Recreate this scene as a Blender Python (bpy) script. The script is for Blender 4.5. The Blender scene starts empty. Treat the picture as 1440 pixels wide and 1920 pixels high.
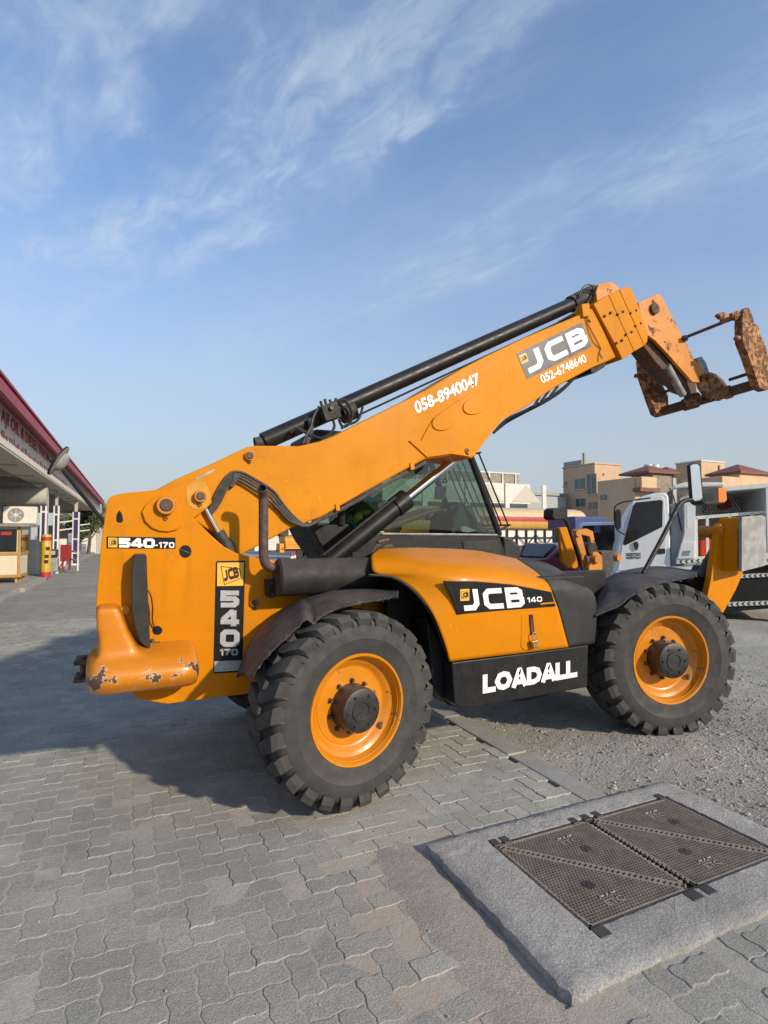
import bpy, bmesh, math, random
from mathutils import Vector, Matrix
from math import sin, cos, tan, pi, radians as rad
random.seed(7)
S = bpy.context.scene
COL = S.collection

# ------------------------------------------------------------------ camera, sky, sun, exposure
F, TH, PITCH, CAMZ = 1040.0, rad(24.5), math.atan(43 / 1040), 1.74
cam = bpy.data.cameras.new('camera'); camo = bpy.data.objects.new('camera', cam); COL.objects.link(camo)
cam.sensor_fit = 'VERTICAL'; cam.sensor_height = 36.0; cam.lens = F / 1920 * 36
cam.clip_start = 0.05; cam.clip_end = 3000
camo.location = (0, 0, CAMZ); camo.rotation_euler = (pi / 2 + PITCH, 0, -TH)
S.camera = camo
SUN = Vector((0.50, -1.0, 0.50)).normalized()          # towards the sun
world = bpy.data.worlds.new('World'); S.world = world; world.use_nodes = True
wn, wl = world.node_tree.nodes, world.node_tree.links
wn.clear()
w_out = wn.new('ShaderNodeOutputWorld'); w_bg = wn.new('ShaderNodeBackground'); w_bg.inputs['Strength'].default_value = 0.15
sky = wn.new('ShaderNodeTexSky'); sky.sky_type = 'NISHITA'; sky.sun_disc = False
sky.sun_elevation = math.asin(SUN.z); sky.sun_rotation = math.atan2(SUN.x, SUN.y)
sky.altitude = 0; sky.air_density = 1.0; sky.dust_density = 0.4; sky.ozone_density = 1.6
tc = wn.new('ShaderNodeTexCoord'); sep = wn.new('ShaderNodeSeparateXYZ'); wl.new(tc.outputs['Generated'], sep.inputs[0])
def wmath(op, a, b=None, c=None):
    n = wn.new('ShaderNodeMath'); n.operation = op
    for i, x in enumerate((a, b, c)):
        if x is None: continue
        if isinstance(x, (int, float)): n.inputs[i].default_value = x
        else: wl.new(x, n.inputs[i])
    return n.outputs[0]
zc = wmath('MAXIMUM', wmath('ADD', sep.outputs['Z'], 0.12), 0.05)
comb = wn.new('ShaderNodeCombineXYZ'); wl.new(wmath('DIVIDE', sep.outputs['X'], zc), comb.inputs[0]); wl.new(wmath('DIVIDE', sep.outputs['Y'], zc), comb.inputs[1])
def wlin(ax, ay, off=0):
    n = wn.new('ShaderNodeVectorMath'); n.operation = 'DOT_PRODUCT'; wl.new(comb.outputs[0], n.inputs[0]); n.inputs[1].default_value = (ax, ay, 0)
    return wmath('ADD', n.outputs['Value'], off)
ca, cb = wlin(.468, -.884), wlin(.884, .468)              # along and across the cirrus streamers
def wnoise(sa, sb, detail, rough, dist, lo, hi, seed=0, a=None, b=None):
    c = wn.new('ShaderNodeCombineXYZ'); wl.new(wmath('MULTIPLY', a or ca, sa), c.inputs[0]); wl.new(wmath('MULTIPLY', b or cb, sb), c.inputs[1]); c.inputs[2].default_value = seed
    n = wn.new('ShaderNodeTexNoise'); n.inputs['Scale'].default_value = 1; n.inputs['Detail'].default_value = detail; n.inputs['Roughness'].default_value = rough; n.inputs['Distortion'].default_value = dist
    wl.new(c.outputs[0], n.inputs['Vector']); r = wn.new('ShaderNodeMapRange'); r.interpolation_type = 'SMOOTHSTEP'
    for i_, q_ in zip((1, 2, 3, 4), (lo, hi, 0, 1)): r.inputs[i_].default_value = q_
    wl.new(n.outputs[0], r.inputs[0]); return r.outputs[0]
wob = wmath('MULTIPLY_ADD', wnoise(1.6, .8, 3, .5, 0, 0, 1, 4.0), .30, -.15)
wob2 = wmath('MULTIPLY_ADD', wnoise(9, 9, 4, .6, .4, 0, 1, 9.0), .10, -.05)
cbw = wmath('ADD', wmath('ADD', cb, wob), wob2)
def band(c0, wl_, wr_):                                    # a streamer, soft on one flank and ragged on the other
    d = wmath('SUBTRACT', cbw, c0); sft = wmath('DIVIDE', wmath('ABSOLUTE', wmath('MINIMUM', d, 0)), wl_); hrd = wmath('DIVIDE', wmath('MAXIMUM', d, 0), wr_)
    q = wmath('ADD', sft, hrd); return wmath('DIVIDE', 1, wmath('ADD', 1, wmath('MULTIPLY', wmath('MULTIPLY', q, q), wmath('MULTIPLY', q, q))))
bands = wmath('MAXIMUM', wmath('MAXIMUM', band(.47, .13, .05), wmath('MULTIPLY', band(.72, .10, .05), .85)), wmath('MAXIMUM', wmath('MULTIPLY', band(.86, .10, .04), .7), wmath('MULTIPLY', band(1.38, .16, .10), .55)))
gate = wnoise(2.2, 3.5, 4, .55, .3, .30, .62, 2.0)
fibre = wnoise(16, 7, 6, .62, .8, .22, .80, 6.0, a=wlin(.9, .3), b=wlin(-.3, .9))
high = wmath('MULTIPLY', wnoise(1.1, 4.2, 6, .6, .5, .48, .80, 1.0), .35)
hi_fade = wn.new('ShaderNodeMapRange'); hi_fade.interpolation_type = 'SMOOTHSTEP'
for i_, q_ in zip((1, 2, 3, 4), (.16, .46, 0, 1)): hi_fade.inputs[i_].default_value = q_
wl.new(sep.outputs['Z'], hi_fade.inputs[0])
cl = wmath('MULTIPLY', wmath('MULTIPLY', wmath('ADD', wmath('MULTIPLY', bands, wmath('MULTIPLY_ADD', gate, .8, .2)), high), wmath('MULTIPLY_ADD', fibre, .95, .22)), hi_fade.outputs[0])
veil = wnoise(.9, 1.2, 4, .5, .3, .25, .85, 5.0)
clf = wmath('MINIMUM', wmath('ADD', wmath('MULTIPLY', cl, .62), wmath('MULTIPLY', veil, .16)), .80)
mix = wn.new('ShaderNodeMix'); mix.data_type = 'RGBA'
tint = wn.new('ShaderNodeMix'); tint.data_type = 'RGBA'; tint.blend_type = 'MULTIPLY'; tint.inputs[0].default_value = 1
tint.inputs[7].default_value = (0.77, .89, 1.01, 1); wl.new(sky.outputs[0], tint.inputs[6])
wl.new(clf, mix.inputs[0]); wl.new(tint.outputs[2], mix.inputs[6]); mix.inputs[7].default_value = (3.15, 3.6, 4.15, 1)
hz = wn.new('ShaderNodeMapRange'); hz.interpolation_type = 'SMOOTHSTEP'
for i_, q_ in zip((1, 2, 3, 4), (-.02, .60, .95, .03)): hz.inputs[i_].default_value = q_
wl.new(sep.outputs['Z'], hz.inputs[0]); hmix = wn.new('ShaderNodeMix'); hmix.data_type = 'RGBA'
wl.new(hz.outputs[0], hmix.inputs[0]); wl.new(mix.outputs[2], hmix.inputs[6]); hmix.inputs[7].default_value = (2.22, 2.39, 2.52, 1)
wl.new(hmix.outputs[2], w_bg.inputs['Color']); wl.new(w_bg.outputs[0], w_out.inputs['Surface'])
sl = bpy.data.lights.new('sun', 'SUN'); sl.energy = 3.1; sl.angle = rad(1.6); sl.color = (1.0, .87, .68)
so = bpy.data.objects.new('sun', sl); COL.objects.link(so); so.rotation_euler = (-SUN).to_track_quat('-Z', 'Y').to_euler()
so.location = SUN * 60
vs = S.view_settings; vs.view_transform = 'Standard'; vs.look = 'None'; vs.exposure = 0.55; vs.gamma = 1.0; vs.use_curve_mapping = False

# ------------------------------------------------------------------ helpers
CT, ST, CP, SP = cos(TH), sin(TH), cos(PITCH), sin(PITCH)
def ray(px, py):
    x, y = (px - 720) / F, (960 - py) / F
    a, b, c = x, CP - y * SP, SP + y * CP
    return Vector((a * CT + b * ST, -a * ST + b * CT, c))
O = Vector((0, 0, CAMZ))
def aY(px, py, Y): d = ray(px, py); return O + d * (Y / d.y)
def aX(px, py, X): d = ray(px, py); return O + d * (X / d.x)
def aZ(px, py, Z): d = ray(px, py); return O + d * ((Z - CAMZ) / d.z)
def aD(px, py, D): return O + ray(px, py) * D
def PY(pts, Y): return [aY(p[0], p[1], Y if len(p) < 3 else p[2]) for p in pts]
def V(*a): return Vector(a)
def project(p):
    r = Vector(p) - O; a = r.x * CT - r.y * ST; h = r.x * ST + r.y * CT
    b = h * CP + r.z * SP; c = -h * SP + r.z * CP
    return (720 + F * a / b, 960 - F * c / b, b) if b > .05 else (-9e9, 0, b)

class MB:
    def __init__(s): s.v, s.f, s.m = [], [], []; s.cur = 0
    def add(s, vs, fs):
        o = len(s.v); s.v += [Vector(p) for p in vs]; s.f += [tuple(i + o for i in f) for f in fs]; s.m += [s.cur] * len(fs); return s
    def prism(s, pts, vec):
        n = len(pts); vec = Vector(vec)
        return s.add(list(pts) + [p + vec for p in pts], [tuple(range(n)), tuple(range(2 * n - 1, n - 1, -1))] + [(i, i + n, (i + 1) % n + n, (i + 1) % n) for i in range(n)])
    def slab(s, pxs, Y0, Y1): return s.prism(PY(pxs, Y0), (0, Y1 - Y0, 0))
    def box(s, lo, hi, M=None):
        a, b = lo, hi
        vs = [Vector((x, y, z)) for z in (a[2], b[2]) for y in (a[1], b[1]) for x in (a[0], b[0])]
        if M is not None: vs = [M @ p for p in vs]
        return s.add(vs, [(0, 2, 3, 1), (4, 5, 7, 6), (0, 1, 5, 4), (2, 6, 7, 3), (0, 4, 6, 2), (1, 3, 7, 5)])
    def tube(s, path, r, n=10, cap=True, r2=None):
        path = [Vector(p) for p in path]; k = len(path); rings = []; up = None
        for i, p in enumerate(path):
            t = (path[min(i + 1, k - 1)] - path[max(i - 1, 0)]).normalized()
            if up is None: up = Vector((0, 0, 1)) if abs(t.z) < .9 else Vector((0, 1, 0))
            a = t.cross(up).normalized(); b = a.cross(t).normalized(); up = b
            rr = r[i] if isinstance(r, (list, tuple)) else (r if r2 is None else r + (r2 - r) * i / (k - 1))
            rings.append([p + (a * cos(2 * pi * j / n) + b * sin(2 * pi * j / n)) * rr for j in range(n)])
        fs = [(i * n + j, i * n + (j + 1) % n, (i + 1) * n + (j + 1) % n, (i + 1) * n + j) for i in range(k - 1) for j in range(n)]
        if cap: fs += [tuple(range(n - 1, -1, -1)), tuple((k - 1) * n + j for j in range(n))]
        return s.add([p for rg in rings for p in rg], fs)
    def lathe(s, prof, M, n=32, close=False):
        # prof: (radius, y) about local Y axis
        k = len(prof); vs = [M @ Vector((r * cos(2 * pi * j / n), y, r * sin(2 * pi * j / n))) for r, y in prof for j in range(n)]
        kk = k if close else k - 1
        fs = [(i * n + j, i * n + (j + 1) % n, ((i + 1) % k) * n + (j + 1) % n, ((i + 1) % k) * n + j) for i in range(kk) for j in range(n)]
        return s.add(vs, fs)
    def grid(s, rows):
        n = len(rows[0]); return s.add([p for r in rows for p in r], [(i * n + j, i * n + j + 1, (i + 1) * n + j + 1, (i + 1) * n + j) for i in range(len(rows) - 1) for j in range(n - 1)])
    def build(s, name, mat, parent=None, bevel=0, seg=2, smooth=35, solid=0, recalc=True, weld=False, loc=None, subsurf=0):
        bm = bmesh.new(); vv = [bm.verts.new(p) for p in s.v]
        for f, m in zip(s.f, s.m):
            try: fc = bm.faces.new([vv[i] for i in f]); fc.material_index = m
            except ValueError: pass
        if weld: bmesh.ops.remove_doubles(bm, verts=bm.verts, dist=1e-4)
        if recalc: bmesh.ops.recalc_face_normals(bm, faces=bm.faces)
        me = bpy.data.meshes.new(name); bm.to_mesh(me); bm.free()
        for m in (mat if isinstance(mat, (list, tuple)) else [mat]): me.materials.append(MAT[m])
        if smooth:
            me.polygons.foreach_set('use_smooth', [True] * len(me.polygons)); me.set_sharp_from_angle(angle=rad(smooth))
        o = bpy.data.objects.new(name, me); COL.objects.link(o)
        if parent is not None:
            o.parent = parent
            if loc is None and parent.type == 'EMPTY' and 'baked' in parent: o.location = -Vector(parent['baked'])
        if loc is not None: o.location = loc
        if solid:
            md = o.modifiers.new('solid', 'SOLIDIFY'); md.thickness = solid; md.offset = 0
        if subsurf:
            md = o.modifiers.new('sub', 'SUBSURF'); md.levels = md.render_levels = subsurf
        if bevel:
            md = o.modifiers.new('bevel', 'BEVEL'); md.width = bevel; md.segments = seg; md.limit_method = 'ANGLE'; md.angle_limit = rad(30); md.harden_normals = bool(smooth)
        return o
def tag(o, label=None, cat=None, group=None, kind=None):
    if label: o['label'] = label
    if cat: o['category'] = cat
    if group: o['group'] = group
    if kind: o['kind'] = kind
    return o
def thing(name, loc, label, cat, group=None):
    o = bpy.data.objects.new(name, None); COL.objects.link(o); o.location = loc; o.empty_display_size = .3
    o['baked'] = list(loc); return tag(o, label, cat, group)
def part_empty(name, parent, loc, rotz=0):
    o = bpy.data.objects.new(name, None); COL.objects.link(o); o.parent = parent
    o.location = Vector(loc) - Vector(parent['baked']); o.rotation_euler = (0, 0, rotz); return o
def copy_tree(o, parent=None):
    c = o.copy(); COL.objects.link(c); c.parent = parent
    for ch in list(o.children): copy_tree(ch, c)
    return c
def catmull(pts, n):
    out = []; k = len(pts)
    for i in range(k - 1):
        p0, p1, p2, p3 = pts[max(i - 1, 0)], pts[i], pts[i + 1], pts[min(i + 2, k - 1)]
        for j in range(n):
            t = j / n; out.append(.5 * ((2 * p1) + (p2 - p0) * t + (2 * p0 - 5 * p1 + 4 * p2 - p3) * t * t + (3 * p1 - p0 - 3 * p2 + p3) * t ** 3))
    out.append(pts[-1].copy()); return out
def patch_rows(rows, n, m):
    rr = [catmull(r, n) for r in rows]; cols = [catmull([r[j] for r in rr], m) for j in range(len(rr[0]))]
    return [[cols[j][i] for j in range(len(cols))] for i in range(len(cols[0]))]
def rotY(a): return Matrix.Rotation(a, 4, 'Y')
def T(x, y=None, z=None): return Matrix.Translation(Vector((x, y, z)) if y is not None else x)
def arcpts(cx, cy, rx, ry, a0, a1, n): return [(cx + rx * cos(a0 + (a1 - a0) * i / n), cy + ry * sin(a0 + (a1 - a0) * i / n)) for i in range(n + 1)]

# ------------------------------------------------------------------ materials (all procedural)
MAT = {}
def pmat(name, col, rough=.5, metal=0, var=.12, scale=6, bump=0, bscale=80, coat=0, dust=0, dustcol=(.33, .29, .23), rust=0, rustcol=(.13, .062, .036), rscale=7, spec=.5, scratch=0, obj=False, streaks=0, film=.12, grime=0):
    m = bpy.data.materials.new(name); m.use_nodes = True; MAT[name] = m
    N, L = m.node_tree.nodes, m.node_tree.links; b = N['Principled BSDF']
    b.inputs['Roughness'].default_value = rough; b.inputs['Metallic'].default_value = metal; b.inputs['Coat Weight'].default_value = coat
    b.inputs['Coat Roughness'].default_value = .12; b.inputs['Specular IOR Level'].default_value = spec
    t = N.new('ShaderNodeTexCoord'); g = N.new('ShaderNodeNewGeometry'); vec = t.outputs['Object'] if obj else g.outputs['Position']
    def noise(sc, det=5, rg=.6, dist=0, stretch=None):
        n = N.new('ShaderNodeTexNoise'); n.inputs['Scale'].default_value = sc; n.inputs['Detail'].default_value = det
        n.inputs['Roughness'].default_value = rg; n.inputs['Distortion'].default_value = dist; v = vec
        if stretch:
            mp = N.new('ShaderNodeMapping'); mp.inputs['Scale'].default_value = stretch; L.new(vec, mp.inputs[0]); v = mp.outputs[0]
        L.new(v, n.inputs['Vector']); return n.outputs[0]
    def rng(x, lo, hi, a=0, c=1):
        r = N.new('ShaderNodeMapRange'); r.interpolation_type = 'SMOOTHSTEP'
        for i, q in zip((1, 2, 3, 4), (lo, hi, a, c)): r.inputs[i].default_value = q
        L.new(x, r.inputs[0]); return r.outputs[0]
    def mixc(f, a, c):
        x = N.new('ShaderNodeMix'); x.data_type = 'RGBA'
        for i, q in ((0, f), (6, a), (7, c)):
            if isinstance(q, (tuple, list)): x.inputs[i].default_value = (*q[:3], 1)
            elif isinstance(q, (int, float)): x.inputs[i].default_value = q
            else: L.new(q, x.inputs[i])
        return x.outputs[2]
    def mul(a, c, op='MULTIPLY'):
        x = N.new('ShaderNodeMath'); x.operation = op
        for i, q in enumerate((a, c)):
            if isinstance(q, (int, float)): x.inputs[i].default_value = q
            else: L.new(q, x.inputs[i])
        return x.outputs[0]
    dk = tuple(c * (1 - var) for c in col); lt = tuple(min(1, c * (1 + var)) for c in col)
    c = mixc(rng(noise(scale), .3, .7), dk, lt); rv = rng(noise(scale * 2.3), .3, .7, rough * .8, min(1, rough * 1.2))
    if streaks:
        f = mul(rng(noise(9, 4, .6, 0, (1, 1, .12)), .55, .75), streaks); c = mixc(f, c, tuple(q * .55 for q in col))
    if grime:
        f = mul(mul(rng(noise(2.6, 9, .72, .6), .50, .78), rng(noise(34, 5, .7), .3, .6)), grime); c = mixc(f, c, tuple(q * .42 + .02 for q in col)); rv = mul(rv, mul(f, .3), 'ADD')
    if scratch:
        f = mul(rng(noise(55, 3, .6, .5, (1, 1, .35)), .69, .73), scratch); c = mixc(f, c, tuple(min(1, q * 1.5 + .12) for q in col))
    if dust:
        sx = N.new('ShaderNodeSeparateXYZ'); L.new(g.outputs['Normal'], sx.inputs[0])
        f = mul(mul(rng(sx.outputs[2], -.2, 1, film, 1), rng(noise(3.5, 6, .65), .25, .75, .25, 1)), dust)
        c = mixc(f, c, dustcol); rv = mul(rv, mul(f, .35), 'ADD')
    if rust:
        f = rng(noise(rscale, 8, .68, .4), .62 - rust * .25, .66 - rust * .25); rc = mixc(rng(noise(rscale * 4), .35, .65), tuple(q * .5 for q in rustcol), tuple(q * 1.7 for q in rustcol))
        c = mixc(f, c, rc); rv = mul(rv, mul(f, .4), 'ADD')
    L.new(c, b.inputs['Base Color']); L.new(rv, b.inputs['Roughness'])
    if bump:
        bp = N.new('ShaderNodeBump'); bp.inputs['Strength'].default_value = bump; bp.inputs['Distance'].default_value = .01
        L.new(noise(bscale, 6, .65), bp.inputs['Height']); L.new(bp.outputs[0], b.inputs['Normal'])
    m.diffuse_color = (*col, 1); return m
YEL = (.58, .196, .0003)
pmat('paint_yellow', YEL, .38, var=.07, scale=1.3, coat=.06, dust=.03, dustcol=(.5, .30, .10), bump=.03, bscale=30, scratch=.25, streaks=.22, spec=.14, grime=.5)
pmat('paint_pin', (.54, .18, .004), .45, var=.1, dust=.25, rust=.12, rscale=25)
pmat('paint_stain', (.52, .24, .008), .5, var=.15, scale=12)
pmat('paint_boom', (.58, .207, .002), .42, var=.08, scale=1.2, coat=.0, dust=.10, dustcol=(.55, .34, .14), bump=.03, bscale=25, scratch=.5, streaks=.20, spec=.12, grime=.5)
pmat('paint_worn', (.53, .185, .006), .5, var=.14, scale=5, dust=.25, grime=.7, rust=.17, rscale=6, bump=.1, bscale=60)
pmat('paint_rusty', (.40, .175, .045), .7, var=.3, scale=7, dust=.4, rust=.62, rscale=14, bump=.25, bscale=70)
pmat('rust_dark', (.06, .045, .035), .75, var=.4, scale=9, dust=.35, rust=.6, rscale=13, bump=.3, bscale=60)
pmat('hitch', (.10, .06, .04), .75, var=.4, rust=.5)
pmat('pin_steel', (.085, .055, .04), .6, .3, var=.3, scale=30, bump=.15)
pmat('chrome', (.82, .82, .84), .12, 1, var=.04)
pmat('black_paint', (.011, .011, .012), .40, var=.3, scale=7, dust=.07, bump=.05, scratch=.3, spec=.3)
pmat('black_frame', (.010, .010, .011), .55, var=.3, dust=.10, spec=.3)
pmat('black_dirty', (.022, .021, .02), .6, var=.35, dust=.32, scratch=.35, bump=.1, spec=.3)
pmat('black_plastic', (.020, .020, .020), .6, var=.35, scale=4, dust=.42, dustcol=(.20, .19, .17), bump=.12, bscale=40, spec=.3)
pmat('rubber_fender', (.020, .019, .021), .55, var=.35, scale=6, dust=.40, dustcol=(.24, .21, .19), bump=.35, bscale=22, scratch=.6, spec=.3)
pmat('fender_edge', (.13, .12, .105), .8, var=.25, scale=30, bump=.3)
pmat('muffler', (.020, .018, .017), .62, var=.35, scale=5, dust=.30, dustcol=(.17, .15, .13), bump=.1, spec=.3)
pmat('exhaust_rust', (.075, .045, .04), .7, var=.3, scale=14, bump=.25, rust=.2, rscale=20)
pmat('hose', (.045, .04, .036), .75, var=.4, scale=20, dust=.5, dustcol=(.22, .18, .14))
pmat('hose_black', (.015, .015, .016), .5, var=.3)
pmat('decal_black', (.011, .011, .012), .3, var=.15, spec=.3)
pmat('decal_grey', (.075, .075, .075), .35, var=.1)
pmat('decal_maroon', (.05, .006, .004), .35, var=.1)
pmat('decal_white', (.80, .79, .76), .4, var=.06, scale=20)
pmat('decal_silver', (.42, .42, .42), .35, .3, var=.12, scale=30)
pmat('decal_yellow', (.78, .42, .05), .4, var=.05)
pmat('hub_black', (.016, .016, .017), .45, var=.4, scale=14, dust=.15, scratch=.7, bump=.15)
pmat('rim_yellow', (.58, .20, .001), .32, var=.08, scale=6, coat=.3, dust=.14, dustcol=(.4, .24, .1), scratch=.3, rust=.04, rscale=8, obj=True)
pmat('brass', (.62, .45, .2), .3, 1, var=.1)
pmat('orange_lens', (.75, .18, .01), .2, var=.05, coat=.4)
pmat('grey_pad', (.30, .295, .28), .62, .25, var=.22, scale=11, bump=.25, bscale=30, scratch=.4)
pmat('seat_fabric', (.03, .03, .032), .85, var=.2)
pmat('dash_grey', (.05, .052, .055), .6, var=.2, dust=.3)
pmat('shirt_olive', (.26, .235, .07), .9, var=.3, scale=14, bump=.5, bscale=14)
pmat('skin', (.30, .15, .095), .55, var=.12, scale=15)
pmat('green_cloth', (.015, .32, .13), .85, var=.3, scale=20)
pmat('paper', (.6, .62, .6), .6)
def tyre_mat(name, col):
    m = pmat(name, col, .78, var=.35, scale=5, dust=.75, film=.34, dustcol=(.135, .122, .10), bump=.22, bscale=45, obj=True); return m
tyre_mat('tyre', (.024, .024, .026))
def glass(name, col, mixf=.10, rough=.02, alpha=None):
    m = bpy.data.materials.new(name); m.use_nodes = True; MAT[name] = m; N, L = m.node_tree.nodes, m.node_tree.links; N.clear()
    o = N.new('ShaderNodeOutputMaterial'); t = N.new('ShaderNodeBsdfTransparent'); t.inputs[0].default_value = (*col, 1)
    g = N.new('ShaderNodeBsdfGlossy'); g.inputs['Roughness'].default_value = rough; f = N.new('ShaderNodeFresnel'); f.inputs[0].default_value = 1.5
    a = N.new('ShaderNodeMath'); a.operation = 'MULTIPLY_ADD'; a.inputs[1].default_value = .9; a.inputs[2].default_value = mixf; L.new(f.outputs[0], a.inputs[0])
    x = N.new('ShaderNodeMixShader'); L.new(a.outputs[0], x.inputs[0]); L.new(t.outputs[0], x.inputs[1]); L.new(g.outputs[0], x.inputs[2]); L.new(x.outputs[0], o.inputs[0])
    m.diffuse_color = (*col, 1)
glass('cab_glass', (.36, .48, .42), .05)
glass('dark_glass', (.10, .12, .12), .05)
pmat('mirror', (.75, .77, .78), .03, 1, var=.02)
pmat('window_dark', (.014, .017, .019), .08, var=.2, spec=.45)
pmat('window_green', (.07, .11, .10), .1, var=.25, scale=.8, spec=.8)
# ------------------------------------------------------------------ lettering
def text_mesh(name, s, mat, parent, A, B, C, bold=0, depth=0):
    """Fit a string into the parallelogram A (lower left), B (lower right), C (upper left)."""
    cu = bpy.data.curves.new(name, 'FONT'); cu.body = s; cu.offset = bold; cu.resolution_u = 3
    o = bpy.data.objects.new(name, cu); COL.objects.link(o); me = bpy.data.meshes.new_from_object(o)
    bpy.data.objects.remove(o); bpy.data.curves.remove(cu)
    xs = [v.co.x for v in me.vertices]; ys = [v.co.y for v in me.vertices]; x0, x1, y0, y1 = min(xs), max(xs), min(ys), max(ys)
    for v in me.vertices: v.co = A + (B - A) * ((v.co.x - x0) / (x1 - x0)) + (C - A) * ((v.co.y - y0) / (y1 - y0))
    me.name = name; me.materials.clear(); me.materials.append(MAT[mat]); o = bpy.data.objects.new(name, me); COL.objects.link(o); o.parent = parent
    if parent.type == 'EMPTY' and 'baked' in parent: o.location = -Vector(parent['baked'])
    return o
# wide block glyphs drawn as thick strokes in a unit box (width w, height 1)
GL = {
 'J': (1.0, [[(.78, 1), (.78, .32), (.62, .13), (.13, .13)]]),
 'C': (1.0, [[(.98, .87), (.30, .87), (.14, .72), (.14, .28), (.30, .13), (.98, .13)]]),
 'B': (1.0, [[(.14, .13), (.70, .13), (.85, .24), (.85, .42), (.72, .52), (.14, .52)], [(.14, .52), (.68, .52), (.80, .62), (.80, .77), (.66, .87), (.14, .87)], [(.14, 0), (.14, 1)]]),
 '5': (1.0, [[(.98, .88), (.14, .88), (.14, .52), (.75, .52), (.86, .42), (.86, .24), (.74, .12), (.02, .12)]]),
 '4': (1.0, [[(.70, 0), (.70, 1)], [(.70, .90), (.58, .90), (.12, .40)], [(.0, .27), (1.0, .27)]]),
 '0': (1.0, [[(.5, .88), (.26, .88), (.13, .75), (.13, .25), (.26, .12), (.74, .12), (.87, .25), (.87, .75), (.74, .88), (.5, .88)]]),
 '1': (.55, [[(.05, .72), (.36, .90), (.40, .90), (.40, 0)]]),
 '7': (1.0, [[(.02, .88), (.88, .88), (.88, .80), (.42, .30), (.42, 0)]]),
 '-': (.5, [[(.05, .42), (.45, .42)]]),
 'L': (.8, [[(.15, 1), (.15, .12), (.8, .12)]]),
 'O': (1.1, [[(.55, .87), (.30, .80), (.15, .5), (.30, .20), (.55, .13), (.80, .20), (.95, .5), (.80, .80), (.55, .87)]]),
 'A': (1.05, [[(.13, 0), (.50, .93), (.56, .93), (.92, 0)], [(.25, .28), (.82, .28)]]),
 'D': (1.0, [[(.15, 0), (.15, 1)], [(.15, .86), (.46, .86), (.74, .76), (.85, .5), (.74, .24), (.46, .14), (.15, .14)]]),
}
def stroke(mb, pts, w, fm):
    """Mitred band of width w along 2-D pts, mapped to space by fm."""
    n = len(pts); P = [Vector((x, y)) for x, y in pts]; closed = (P[0] - P[-1]).length < 1e-6; Lf, Rt = [], []
    for i in range(n):
        a = (P[i] - P[i - 1 if i else (n - 2 if closed else 0)]); b = (P[(i + 1) if i < n - 1 else (1 if closed else n - 1)] - P[i])
        if a.length < 1e-6: a = b
        if b.length < 1e-6: b = a
        a.normalize(); b.normalize(); na, nb = Vector((-a.y, a.x)), Vector((-b.y, b.x)); m = (na + nb)
        m = m.normalized() if m.length > 1e-4 else na; k = min(1.8, 1 / max(.35, m.dot(na))); Lf.append(P[i] + m * (w / 2 * k)); Rt.append(P[i] - m * (w / 2 * k))
    mb.add([fm(p) for p in Lf] + [fm(p) for p in Rt], [(i, i + 1, n + i + 1, n + i) for i in range(n - 1)])
def block_text(name, s, mat, parent, A, B, C, w=.26, gap=.10, step=.0):
    mb = MB(); tot = sum(GL[c][0] for c in s) + gap * (len(s) - 1); x = 0; nrm = (B - A).cross(C - A).normalized()
    for k, c in enumerate(s):
        gw, st = GL[c]
        for q, pl in enumerate(st): stroke(mb, [(x + p[0], p[1]) for p in pl], w, lambda p, q=q, k=k: A + (B - A) * (p.x / tot) + (C - A) * p.y + nrm * (.0006 * q + step * k))
        x += gw + gap
    return mb.build(name, mat, parent, smooth=0, recalc=False)
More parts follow.
